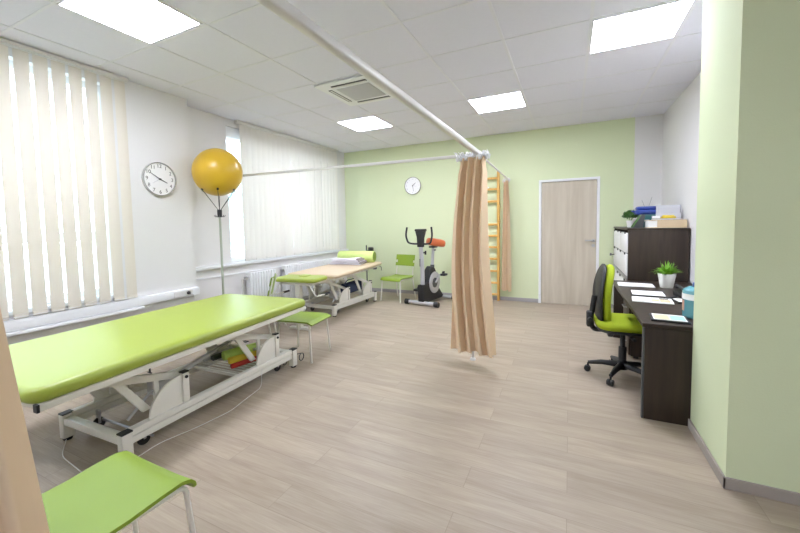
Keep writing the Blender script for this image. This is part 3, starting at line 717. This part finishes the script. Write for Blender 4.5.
# ------------------------------------------------------------------ wall bars
t = thing('wall_bars', 'pine wall bars ladder on the green wall partly behind the big curtain', 'wall bars', (-1.35, YB-.06, 0))
for x in (-.24, .32):
    bm = B(); box(bm, (x-.018, -.035, .0), (x+.018, .045, 2.10), .006); obj('upright', bm, m_ladder, t, 40)
for z in (.10, .29, .485, .685, .875, 1.06, 1.245, 1.62, 1.815, 1.99):
    bm = B(); tube(bm, [(-.225, 0, z), (.305, 0, z)], .018, 14); obj('rung', bm, m_ladder, t, 50)
bm = B(); box(bm, (.10, .030, 1.80), (.16, .058, 1.86), .004); box(bm, (.10, .030, .3), (.16, .058, .36), .004); obj('wall_bracket', bm, m_pvc, t)

# ------------------------------------------------------------------ exercise bike (local +y toward the wall, front stabiliser at y 0)
t = thing('exercise_bike', 'black and silver exercise bike with orange saddle against the green wall', 'exercise bike', (-2.06, 5.36, 0), R(-9))
bm = B(); tube(bm, [(-.235, 0, .045), (.235, 0, .045)], .030, 18); st = obj('front_stabiliser', bm, m_silver, t, 50)
for sx in (-1, 1):
    bm = B(); tube(bm, [(sx*.225, 0, .045), (sx*.295, 0, .045)], .042, 18); obj('end_cap', bm, m_black, st, 50)
bm = B(); tube(bm, [(-.22, .66, .04), (.22, .66, .04)], .026, 16); st = obj('rear_stabiliser', bm, m_silver, t, 50)
for sx in (-1, 1):
    bm = B(); tube(bm, [(sx*.21, .66, .04), (sx*.27, .66, .04)], .034, 16); obj('end_cap', bm, m_black, st, 50)
bm = B(); prism(bm, [(-.02, .04), (.60, .035), (.66, .07), (.50, .22), (.46, .42), (.36, .56), (.27, .60), (.20, .55), (.14, .36), (.07, .33), (-.03, .33)], 'x', -.055, .055, .018, seg=3)
body = obj('housing', bm, m_black, t, 40)
for sx in (-1, 1):
    bm = B(); lathe(bm, [(0, 0), (.175, 0), (.17, .015), (.14, .022), (0, .024)], mtx=Tr(sx*.056, .33, .33) @ Ry(sx*PI/2), seg=40); fd = obj('flywheel_cover', bm, m_silver, t, 50)
    bm = B(); lathe(bm, [(.0, .022), (.08, .022), (.078, .030), (0, .030)], mtx=Tr(sx*.056, .30, .33) @ Ry(sx*PI/2), seg=28); obj('crank_disc', bm, m_dgrey, fd, 50)
for sx, a in ((-1, 2.9), (1, -.2)):
    py, pz = .30+.17*math.cos(a), .33+.17*math.sin(a)
    if sx == -1: py, pz = .17, .21
    else: py, pz = .43, .45
    bm = B(); tube(bm, [(sx*.095, .30, .33), (sx*.105, py, pz)], .013, 10); tube(bm, [(sx*.105, py, pz), (sx*.13, py, pz)], .010, 10); ck = obj('crank', bm, m_chrome, t, 50)
    bm = B(); box(bm, (sx*.13, py-.055, pz-.018), (sx*.22, py+.055, pz+.018), .012, 3); box(bm, (sx*.15, py-.02, pz+.012), (sx*.165, py+.06, pz+.05), .006); obj('pedal', bm, m_black, ck, 50)
bm = B(); tube(bm, fillet([(0, .04, .28), (0, .045, .55), (0, .0, .92)], .25, 8), .033, 20); obj('front_post', bm, m_silver, t, 60)
bm = B(); box(bm, (-.006, -.036, .62), (.006, -.030, .74), .002); obj('post_marking', bm, m_dgrey, t)
bm = B(); tube(bm, [(.0, .05, .83), (.06, .05, .83)], .012, 10); tube(bm, [(.055, .05, .80), (.055, .05, .86)], .014, 10); obj('adjust_knob', bm, m_black, t, 50)
bm = B(); prism(bm, [(-.05, .92), (.05, .92), (.055, 1.06), (.09, 1.19), (.085, 1.20), (-.085, 1.20), (-.09, 1.19), (-.055, 1.06)], 'y', -.03, .03, .010, mtx=Tr(0, -.0, 0)); box(bm, (-.085, -.045, 1.165), (.085, .05, 1.20), .012); cn = obj('console', bm, m_black, t, 40)
bm = B(); box(bm, (-.06, .045, 1.11), (.06, .053, 1.18), .003); obj('display', bm, m_grille, cn)
hb = [(-.20, -.06, 1.21), (-.215, -.06, 1.11), (-.20, -.05, .99), (-.12, -.02, .965), (0, 0, .97), (.12, -.02, .965), (.19, -.05, .99), (.11, -.06, 1.10), (.09, -.06, 1.21)]
hb = [(-.215, -.05, 1.23), (-.235, -.06, 1.10), (-.20, -.05, .985), (-.12, -.02, .97), (0, 0, .972), (.12, -.02, .97), (.20, -.05, .985), (.235, -.06, 1.10), (.215, -.05, 1.23)]
bm = B(); tube(bm, fillet(hb, .05, 5), .0145, 12); obj('handlebar', bm, m_black, t, 60)
bm = B(); tube(bm, [(0, .36, .52), (0, .40, .88)], .024, 16); sp = obj('seat_post', bm, m_silver, t, 50)
bm = B(); tube(bm, [(0, .365, .55), (0, .368, .61)], .034, 16); tube(bm, [(-.0, .395, .85), (.05, .395, .85)], .012, 10); box(bm, (-.05, .34, .885), (.05, .47, .915), .01); obj('clamp', bm, m_dgrey, sp, 50)
# saddle: wide at the rear, round nose
bm = B(); t_ = B(); N = 40
def saddle(ins, z):
    r = []
    for k in range(N):
        a = 2*PI*k/N; y = .17*math.sin(a); wdt = .165 if y > 0 else .165*(1+y/.17*.35)
        r.append((math.cos(a)*max(wdt-ins, .01), .44+y*(1.1-ins*2.0), z))
    return r
lv = [(.05, .915), (.012, .925), (0, .945), (.0, .985), (.01, 1.01), (.03, 1.025), (.07, 1.032), (.11, 1.034)]
rg = [[t_.verts.new(p) for p in saddle(i, z)] for i, z in lv]
for a, b in zip(rg, rg[1:]):
    for k in range(N): t_.faces.new((a[k], a[(k+1) % N], b[(k+1) % N], b[k]))
t_.faces.new(rg[0][::-1]); t_.faces.new(rg[-1]); join(bm, t_, Tr(.02, .44, .975) @ Ry(R(9)) @ Rx(R(-6)) @ Tr(0, -.44, -.975)); obj('saddle', bm, m_orange, t, 60)

# ------------------------------------------------------------------ desk
ZD = .625
t = thing('desk', 'dark wenge desk between the green pillar and the filing cabinet', 'desk', (0, 0, 0))
bm = B(); prism(bm, [(.42, 2.802), (1.112, 2.802), (1.112, 4.78), (.42, 4.70)], 'z', ZD-.026, ZD, .003); obj('desktop', bm, m_dwood, t, 30)
bm = B(); box(bm, (.436, 2.806, 0), (1.105, 2.832, ZD-.027), .003); obj('side_panel', bm, m_dwood, t, 30)
bm = B(); box(bm, (.424, 2.804, 0), (.436, 2.836, ZD-.027), .005); obj('edge_strip', bm, m_dgrey, t, 30)
bm = B(); box(bm, (.436, 4.66, 0), (1.105, 4.686, ZD-.027), .003); obj('side_panel', bm, m_dwood, t, 30)
bm = B(); box(bm, (1.075, 2.833, .2), (1.093, 4.659, ZD-.027), .002); obj('back_panel', bm, m_dwood, t, 30)
# pedestal
t = thing('drawer_pedestal', 'dark wooden drawer pedestal under the desk behind the office chair', 'drawer pedestal', (.50, 3.98, 0))
bm = B(); box(bm, (.012, 0, .03), (.45, .42, .52), .003); obj('body', bm, m_dwood, t, 30)
for k in range(3):
    bm = B(); box(bm, (-.006, .004, .036+k*.161), (.012, .416, .036+k*.161+.155), .003); dr = obj('drawer', bm, m_dwood, t, 30)
    bm = B(); tube(bm, fillet([(-.005, .15, .13+k*.161), (-.03, .15, .13+k*.161), (-.03, .27, .13+k*.161), (-.005, .27, .13+k*.161)], .01), .005, 8); obj('handle', bm, m_chrome, dr, 50)
bm = B()
for sx in (.06, .4):
    for sy in (.05, .37): lathe(bm, [(0, 0), (.02, 0), (.02, .03), (0, .03)], c=(sx, sy, 0), seg=12)
obj('feet', bm, m_black, t)

# ------------------------------------------------------------------ filing cabinet
XF = .575; Y0 = 4.80; Y1 = 6.20; ZC = 1.185
t = thing('filing_cabinet', 'tall dark wood cabinet with white fronts in the far corner', 'cabinet', (0, 0, 0))
bm = B(); box(bm, (XF, Y0, 0), (1.105, Y0+.022, ZC-.02), .002); box(bm, (XF, Y1-.022, 0), (1.105, Y1, ZC-.02), .002); box(bm, (XF+.03, Y0+.022, 0), (1.105, Y1-.022, .06)); box(bm, (1.09, Y0+.022, 0), (1.105, Y1-.022, ZC-.02)); box(bm, (XF+.03, Y0+.03, .62), (1.08, Y1-.03, .64))
obj('carcass', bm, m_dwood, t, 30)
bm = B(); box(bm, (XF-.012, Y0-.004, ZC-.02), (1.11, Y1+.004, ZC), .003); obj('top_board', bm, m_dwood, t, 30)
ym_ = (Y0+Y1)/2
rows = ((.07, .60), (.66, .90), (.912, 1.135)); k_ = 0
for (z0, z1) in rows:
    for (a, b) in ((Y0+.03, ym_-.012), (ym_+.012, Y1-.03)):
        bm = B(); box(bm, (XF-.010, a, z0), (XF+.008, b, z1), .003); dr = obj('door', bm, m_pvc, t, 30)
        dr['label'] = 'white front panel'
        bm = B()
        for q in (.2, .8): box(bm, (XF-.018, a+(b-a)*q-.03, z1-.012), (XF-.009, a+(b-a)*q+.03, z1+.012), .003)
        obj('clip', bm, m_black, dr)
bm = B(); tube(bm, [(XF-.01, Y1-.14, .80), (XF-.05, Y1-.14, .80)], .008, 10); tube(bm, [(XF-.045, Y1-.14, .80), (XF-.065, Y1-.14, .80)], .018, 14); obj('knob', bm, m_dgrey, t, 50)
bm = B(); box(bm, (XF-.012, Y0+.022, .612), (XF+.012, Y1-.022, .648), .003); obj('middle_rail', bm, m_chrome, t, 30)

# ------------------------------------------------------------------ plants
def plant(name, label, loc, rt, rb, h, potmat, leafmat, kind, spread, height, n, seed):
    rnd = random.Random(seed); t = thing(name, label, 'potted plant', loc, 0, 'potted plants')
    bm = B(); lathe(bm, [(0, 0), (rb*.95, 0), (rb, .005), (rt, h-.003), (rt*.99, h), (rt*.92, h), (rt*.9, h-.018), (0, h-.018)], seg=40); obj('pot', bm, potmat, t, 40)
    bm = B(); lathe(bm, [(0, h-.018), (rt*.89, h-.018), (rt*.86, h-.012), (0, h-.010)], seg=24); obj('soil', bm, m_soil, t)
    bm = B()
    if kind == 'grass':
        for k in range(n):
            a = rnd.uniform(0, 2*PI); el = rnd.uniform(.15, 1.0); ln = height*rnd.uniform(.75, 1.25); w = rnd.uniform(.006, .010)
            c, s_ = math.cos(a), math.sin(a); r0 = rnd.uniform(0, rt*.5)
            base = Vector((r0*c, r0*s_, h-.015)); rows_ = []
            for j in range(7):
                f = j/6; rr = spread*el*(f**1.1)*1.15; zz = ln*(f*(1.25-el*.35) - el*.75*f*f)
                ww = w*(1-f**2)+.0006; p = base+Vector((rr*c, rr*s_, zz))
                rows_.append((bm.verts.new(p+Vector((-s_*ww, c*ww, 0))), bm.verts.new(p+Vector((0, 0, -.003*(1-f)))), bm.verts.new(p-Vector((-s_*ww, c*ww, 0)))))
            for p, q in zip(rows_, rows_[1:]): bm.faces.new((p[0], p[1], q[1], q[0])); bm.faces.new((p[1], p[2], q[2], q[1]))
    else:
        for k in range(n):
            u = rnd.uniform(-.2, 1); a = rnd.uniform(0, 2*PI); rr = math.sqrt(max(0, 1-u*u))*spread*rnd.uniform(.55, 1)
            p = Vector((rr*math.cos(a), rr*math.sin(a), h+height*.34+u*height*.48))
            d = Vector((rnd.uniform(-1, 1), rnd.uniform(-1, 1), rnd.uniform(-.3, 1))).normalized(); e = d.orthogonal().normalized(); e = (Matrix.Rotation(rnd.uniform(0, 6), 3, d) @ e)
            l = .022*rnd.uniform(.7, 1.2); w = l*.42
            v = [bm.verts.new(p), bm.verts.new(p+d*l*.5+e*w), bm.verts.new(p+d*l), bm.verts.new(p+d*l*.5-e*w)]; bm.faces.new(v)
        for k in range(14):
            a = rnd.uniform(0, 2*PI); tube(bm, [(0, 0, h-.015), (spread*.5*math.cos(a), spread*.5*math.sin(a), h+height*.55)], .0012, 4)
    obj('foliage', bm, leafmat, t, 60)
    return t
plant('potted_plant', 'spiky bright green plant in a white tapered pot on the desk', (.835, 4.34, ZD+.001), .072, .052, .135, m_pot, m_leaf, 'grass', .105, .11, 130, 4)
plant('potted_plant', 'small bushy green plant in a lilac-white pot on the filing cabinet', (.675, 5.46, ZC+.001), .047, .036, .085, m_pot, m_leaf2, 'bush', .088, .14, 700, 6)

# ------------------------------------------------------------------ things on the cabinet
z = ZC+.001
t = thing('slanted_display', 'dark green-black slanted device beside the small plant on the cabinet', 'device', (.68, 5.06, z), R(8))
bm = B(); prism(bm, [(-.045, 0), (.055, 0), (.075, .145), (.045, .155)], 'y', -.045, .045, .006); obj('body', bm, m_dgrey, t, 30)
bm = B(); prism(bm, [(-.044, .012), (-.040, .010), (.042, .140), (.038, .143)], 'y', -.036, .036); obj('screen', bm, m_leaf2, t)
t = thing('large_book', 'thick beige box file lying flat on the cabinet', 'box file', (.935, 4.985, z), R(1))
bm = B(); box(bm, (-.175, -.10, .0), (.165, .10, .006), .002); box(bm, (-.175, -.10, .080), (.165, .10, .086), .002); box(bm, (.155, -.10, .006), (.165, .10, .080)); box(bm, (-.09, -.098, .006), (.155, -.09, .080)); obj('cover', bm, m_beige, t, 30)
bm = B(); box(bm, (-.170, -.089, .007), (.154, .094, .079)); obj('pages', bm, m_paper, t)
t = thing('thin_book', 'thin brown-edged notebook on top of the thick beige box file', 'book', (.955, 4.985, z+.087), R(-3))
bm = B(); box(bm, (-.14, -.085, 0), (.12, .085, .003)); box(bm, (-.14, -.085, .012), (.12, .085, .015)); obj('cover', bm, mat('brown_cover', srgb(92, 62, 44), .6), t)
bm = B(); box(bm, (-.137, -.082, .003), (.117, .082, .012)); obj('pages', bm, m_paper, t)
o = B(); box(o, (-.03, -.03, 0), (.03, .03, .028), .004); o = obj('paper_box', o, m_paper, None, 30, loc=(.845, 4.96, z+.103), rot=(0, 0, .2)); tag(o, 'small white box at the left end of the thin notebook', 'box')
t = thing('yellow_case', 'flat yellow case with rounded edges on the thin notebook', 'case', (.955, 4.965, z+.103), R(4))
bm = B(); cushion(bm, -.065, .065, -.04, .04, 0, .02, .02, .009); obj('base', bm, m_yel, t, 50)
bm = B(); cushion(bm, -.05, .05, -.035, .035, .0205, .033, .018, .006); obj('lid', bm, m_yel, t, 50)
t = thing('teal_folder', 'dark teal plastic folder box under the blue case on the cabinet', 'folder', (.86, 5.275, z), R(0))
bm = B(); box(bm, (-.13, -.10, 0), (.15, .10, .15), .01); obj('body', bm, m_teal, t, 30)
bm = B(); box(bm, (-.10, -.105, .07), (-.04, -.099, .09), .002); obj('tab', bm, m_paper, t)
t = thing('blue_case', 'bright blue plastic case lying on top of the dark teal folder', 'case', (.85, 5.275, z+.151), R(0))
bm = B(); cushion(bm, -.16, .15, -.10, .10, 0, .055, .03, .02); obj('body', bm, m_blue, t, 40)
bm = B(); cushion(bm, -.145, .145, -.09, .09, .056, .095, .03, .015); obj('lid', bm, m_blue, t, 40)
bm = B(); tube(bm, fillet([(-.155, -.06, .03), (-.185, -.05, .045), (-.185, .05, .045), (-.155, .06, .03)], .02), .006, 8); obj('handle', bm, m_blue, t, 50)
t = thing('wire_antenna', 'thin V-shaped wire antenna sticking up behind the blue case', 'antenna', (.83, 5.42, z))
bm = B(); box(bm, (-.04, -.03, 0), (.04, .03, .18), .006); obj('base', bm, m_black, t)
bm = B(); tube(bm, [(0, 0, .18), (-.05, 0, .33)], .0016, 6); obj('wire', bm, m_dgrey, t)
bm = B(); tube(bm, [(0, 0, .18), (.05, 0, .36)], .0016, 6); obj('wire', bm, m_dgrey, t)
t = thing('document_holder', 'clear plastic document holder standing behind the thick beige box file', 'document holder', (.985, 5.125, z), 0)
bm = B(); box(bm, (-.11, .022, 0), (.11, .025, .25), .001); box(bm, (.107, -.022, 0), (.11, .025, .25), .001); box(bm, (-.11, -.022, 0), (.11, .022, .004)); box(bm, (-.11, -.025, 0), (.11, -.022, .16), .001); obj('holder', bm, m_clear, t)
bm = B(); box(bm, (-.10, -.016, .005), (.10, .018, .225)); obj('papers', bm, mat('pale_grey_paper', srgb(196, 198, 206), .5), t)

# ------------------------------------------------------------------ things on the desk
z = ZD+.001
def sheet_thing(name, label, cat, cx, cy, w, l, rz, h, base, top, inset=.008, prints=()):
    t = thing(name, label, cat, (cx, cy, z), R(rz))
    bm = B(); box(bm, (-w/2, -l/2, 0), (w/2, l/2, h), .0015); obj('backing', bm, base, t)
    bm = B(); box(bm, (-w/2+inset, -l/2+inset, h), (w/2-inset, l/2-inset, h+.003)); pg = obj('page', bm, top, t)
    for (a, b, c, d, m) in prints:
        bm = B(); box(bm, (a, b, h+.003), (c, d, h+.0036)); obj('printed_area', bm, m, pg)
    return t
sheet_thing('paper_stack', 'white papers spread beside the spiky plant pot, farthest on the desk', 'papers', .595, 4.40, .30, .22, -3, .006, m_paper, m_paper)
sheet_thing('clipboard', 'black clipboard with a blank white sheet, second from the far end of the desk', 'clipboard', .62, 3.92, .25, .25, -4, .005, m_black, m_paper)
sheet_thing('magazine', 'open white magazine with small pictures in the middle of the desk', 'magazine', .60, 3.60, .27, .21, -6, .006, m_paper, m_paper, prints=((-.005, -.07, .045, .02, m_photo), (.05, -.08, .115, .03, m_photo), (.05, .04, .11, .08, m_ink)))
sheet_thing('black_folder', 'black folder holding a brochure with a yellow and turquoise print, nearest on the desk', 'folder', .585, 2.955, .20, .19, -5, .012, m_black, m_paper, .014, prints=((-.08, -.07, .0, .06, m_photo3), (.005, -.06, .08, .055, m_photo2)))
sheet_thing('notepad', 'small white notepad right of the open magazine', 'notepad', .815, 3.62, .13, .15, 6, .012, m_black, m_paper)
t = thing('telephone', 'black desk telephone by the wall behind the blue jug', 'telephone', (.90, 3.86, z), R(10))
bm = B(); prism(bm, [(-.10, 0), (.10, 0), (.10, .05), (-.10, .02)], 'x', -.08, .08, .004); obj('base', bm, m_black, t, 30)
bm = B(); tube(bm, fillet([(-.055, -.09, .045), (-.055, -.08, .065), (-.055, .08, .085), (-.055, .09, .065)], .02), .014, 10); obj('handset', bm, m_black, t, 50)
bm = B(); box(bm, (0, -.06, .038), (.06, .05, .048)); obj('keypad', bm, m_dgrey, t)
o = B(); tube(o, [(0, 0, .008), (.10, .10, .008)], [.008, .006], 10); o = obj('marker_pen', o, m_dgrey, None, 50, loc=(.70, 3.70, z)); tag(o, 'dark grey pen lying beside the open magazine', 'pen')
t = thing('water_jug', 'blue-green plastic jug with a white label at the near end of the desk', 'jug', (.768, 3.085, z))
bm = B(); lathe(bm, [(0, 0), (.078, 0), (.084, .008), (.084, .125), (.086, .130), (.086, .175), (.080, .185), (.070, .195), (.05, .205), (0, .205)], seg=48); jb = obj('body', bm, m_jug, t, 35)
bm = B(); lathe(bm, [(.0865, .122), (.088, .124), (.088, .158), (.0865, .160)], seg=48, caps=False); obj('label_band', bm, m_paper, t, 35)
bm = B(); lathe(bm, [(0, .204), (.033, .204), (.035, .208), (.035, .228), (.032, .232), (0, .232)], seg=32); obj('cap', bm, m_cap, t, 35)
bm = B(); 
def lab(u, v): a = PI+.10+.75*(u-.5)-.2; return (.0852*math.cos(a), .0852*math.sin(a), .045+.07*v)
sheet(bm, lab, 10, 2, .0008); obj('label', bm, mat('terracotta_label', srgb(196, 150, 126), .6, noise=.15, scale=50), jb)

# ------------------------------------------------------------------ office chair (front towards +x)
t = thing('office_chair', 'black swivel office chair with lime green upholstery at the desk', 'office chair', (.395, 3.50, 0), R(4))
for k in range(5):
    a = R(170+72*k); c, s_ = math.cos(a), math.sin(a)
    bm = B(); tube(bm, [(.02*c, .02*s_, .105), (.15*c, .15*s_, .098), (.245*c, .245*s_, .078)], [.026, .020, .014], 12); lg = obj('leg', bm, m_black, t, 50)
    bm = B()
    for off in (-.013, .013): lathe(bm, [(0, -.009), (.022, -.009), (.025, -.004), (.025, .004), (.022, .009), (0, .009)], mtx=Tr(.25*c-off*s_, .25*s_+off*c, .026) @ Rz(a+PI/2) @ Ry(PI/2), seg=20)
    tube(bm, [(.245*c, .245*s_, .03), (.245*c, .245*s_, .075)], .008, 8); obj('castor', bm, m_black, lg, 50)
bm = B(); lathe(bm, [(0, .07), (.038, .07), (.038, .13), (.028, .14), (.028, .25), (.018, .255), (.018, .385), (0, .385)], seg=24); obj('column', bm, m_black, t, 40)
bm = B(); box(bm, (-.10, -.08, .375), (.10, .08, .40), .008); box(bm, (-.11, -.03, .33), (-.07, .03, .385), .008); tube(bm, [(0, -.05, .38), (.03, -.20, .375)], .007, 8); tube(bm, [(.03, -.19, .375), (.036, -.23, .374)], .013, 8); obj('mechanism', bm, m_black, t, 40)
bm = B(); cushion(bm, -.19, .19, -.205, .205, .398, .418, .11, .009); obj('seat_pan', bm, m_black, t, 50)
bm = B(); cushion(bm, -.205, .205, -.215, .215, .418, .485, .12, .034, dome=.012); obj('seat', bm, m_olive, t, 60)
bm = B(); tube(bm, fillet([(-.09, 0, .385), (-.215, 0, .375), (-.232, 0, .46), (-.205, 0, .66)], .06, 6), .020, 12); box(bm, (-.262, -.035, .40), (-.215, .035, .53), .012); tube(bm, [(-.242, -.04, .47), (-.242, -.085, .47)], .018, 12); obj('back_bracket', bm, m_black, t, 50)
# backrest: tall rounded pad, curved; shell outside, cushion inside
def back(bm, off, th, W, Hh, zc, xo):
    t_ = B(); N = 44; rings = []
    for (ins, dx) in ((.03, 0), (.008, .006), (0, th*.35), (0, th*.7), (.012, th*.95), (.05, th), (.10, th)):
        r_ = []
        for k in range(N):
            a = 2*PI*k/N; ca, sa = math.cos(a), math.sin(a)
            y = (W-ins)*math.copysign(abs(ca)**.72, ca); zz = (Hh-ins)*math.copysign(abs(sa)**.78, sa)
            if zz < 0: y *= 1-.06*abs(zz/Hh)
            else: y *= 1-.16*(zz/Hh)**2
            r_.append(t_.verts.new((xo+dx+.35*y*y-.045*math.cos(zz/Hh*1.5)+.012*zz/Hh, y, zc+zz)))
        rings.append(r_)
    for a, b in zip(rings, rings[1:]):
        for k in range(N): t_.faces.new((a[k], a[(k+1) % N], b[(k+1) % N], b[k]))
    t_.faces.new(rings[0][::-1]); t_.faces.new(rings[-1]); join(bm, t_)
bm = B(); back(bm, 0, .030, .195, .245, .68, -.165); obj('back_shell', bm, m_black, t, 60)
bm = B(); back(bm, 0, .055, .19, .24, .68, -.132); obj('backrest', bm, m_olive, t, 60)

# ------------------------------------------------------------------ outside
bm = B(); box(bm, (-30, -15, -1.2), (-4.35, 30, -1.0)); struct('ground', bm, m_ext)
def tree(x, y, h, r, seed, label):
    rnd = random.Random(seed); t = thing('tree', label, 'tree', (x, y, -1.0))
    bm = B(); tube(bm, [(0, 0, 0), (.1, .05, h*.3), (0, 0, h*.7)], [.16, .12, .05], 10); obj('trunk', bm, m_bark, t, 50)
    bm = B()
    for k in range(2600):
        a = rnd.uniform(0, 2*PI); u = rnd.uniform(-1, 1); q = rnd.uniform(.35, 1)**.5; rr = math.sqrt(1-u*u)*r*q
        p = Vector((rr*math.cos(a), rr*math.sin(a), h*.62+u*h*.40*q))
        d = Vector((rnd.uniform(-1, 1), rnd.uniform(-1, 1), rnd.uniform(-1, 1))).normalized(); e = d.orthogonal().normalized(); l = .20; w = .09
        bm.faces.new([bm.verts.new(v) for v in (p, p+d*l*.5+e*w, p+d*l, p+d*l*.5-e*w)])
    obj('foliage', bm, m_tree, t)
tree(-9.5, 7.2, 4.6, 1.7, 1, 'leafy tree outside seen through the gap left of the closed recessed blind')

# ------------------------------------------------------------------ light, world, camera
w = bpy.data.worlds.new('sky'); S.world = w; w.use_nodes = True; nt = w.node_tree
bg = nt.nodes['Background']; bg.inputs[1].default_value = 5.4
tc = nt.nodes.new('ShaderNodeTexCoord'); sp = nt.nodes.new('ShaderNodeSeparateXYZ'); cr = nt.nodes.new('ShaderNodeValToRGB')
nt.links.new(tc.outputs['Generated'], sp.inputs[0]); nt.links.new(sp.outputs['Z'], cr.inputs[0]); nt.links.new(cr.outputs[0], bg.inputs[0])
cr.color_ramp.elements[0].color = (.82, .91, 1, 1); cr.color_ramp.elements[1].color = (.62, .80, 1, 1)

cam = bpy.data.cameras.new('camera'); co = bpy.data.objects.new('camera', cam); C.objects.link(co); S.camera = co
yaw, pitch, roll = .4653, .0598, -.0199
f = Vector((-math.sin(yaw), math.cos(yaw), 0)); r = Vector((math.cos(yaw), math.sin(yaw), 0)); u = Vector((0, 0, 1))
f, u = f*math.cos(pitch)-u*math.sin(pitch), u*math.cos(pitch)+f*math.sin(pitch)
r, u = r*math.cos(roll)+u*math.sin(roll), u*math.cos(roll)-r*math.sin(roll)
mw = Matrix(((r.x, u.x, -f.x, 0), (r.y, u.y, -f.y, 0), (r.z, u.z, -f.z, 1.284), (0, 0, 0, 1))); co.matrix_world = mw
cam.sensor_width = 36; cam.lens = 369.31/800*36; cam.shift_x = (400-384.37)/800; cam.shift_y = (246.42-266.5)/800; cam.clip_start = .02
S.view_settings.view_transform = 'Standard'; S.view_settings.look = 'None'; S.view_settings.gamma = 1; S.view_settings.exposure = 1.27
try: S.view_settings.use_curve_mapping = False
except Exception: pass
S.cycles.max_bounces = 8; S.cycles.diffuse_bounces = 6; S.cycles.transparent_max_bounces = 12
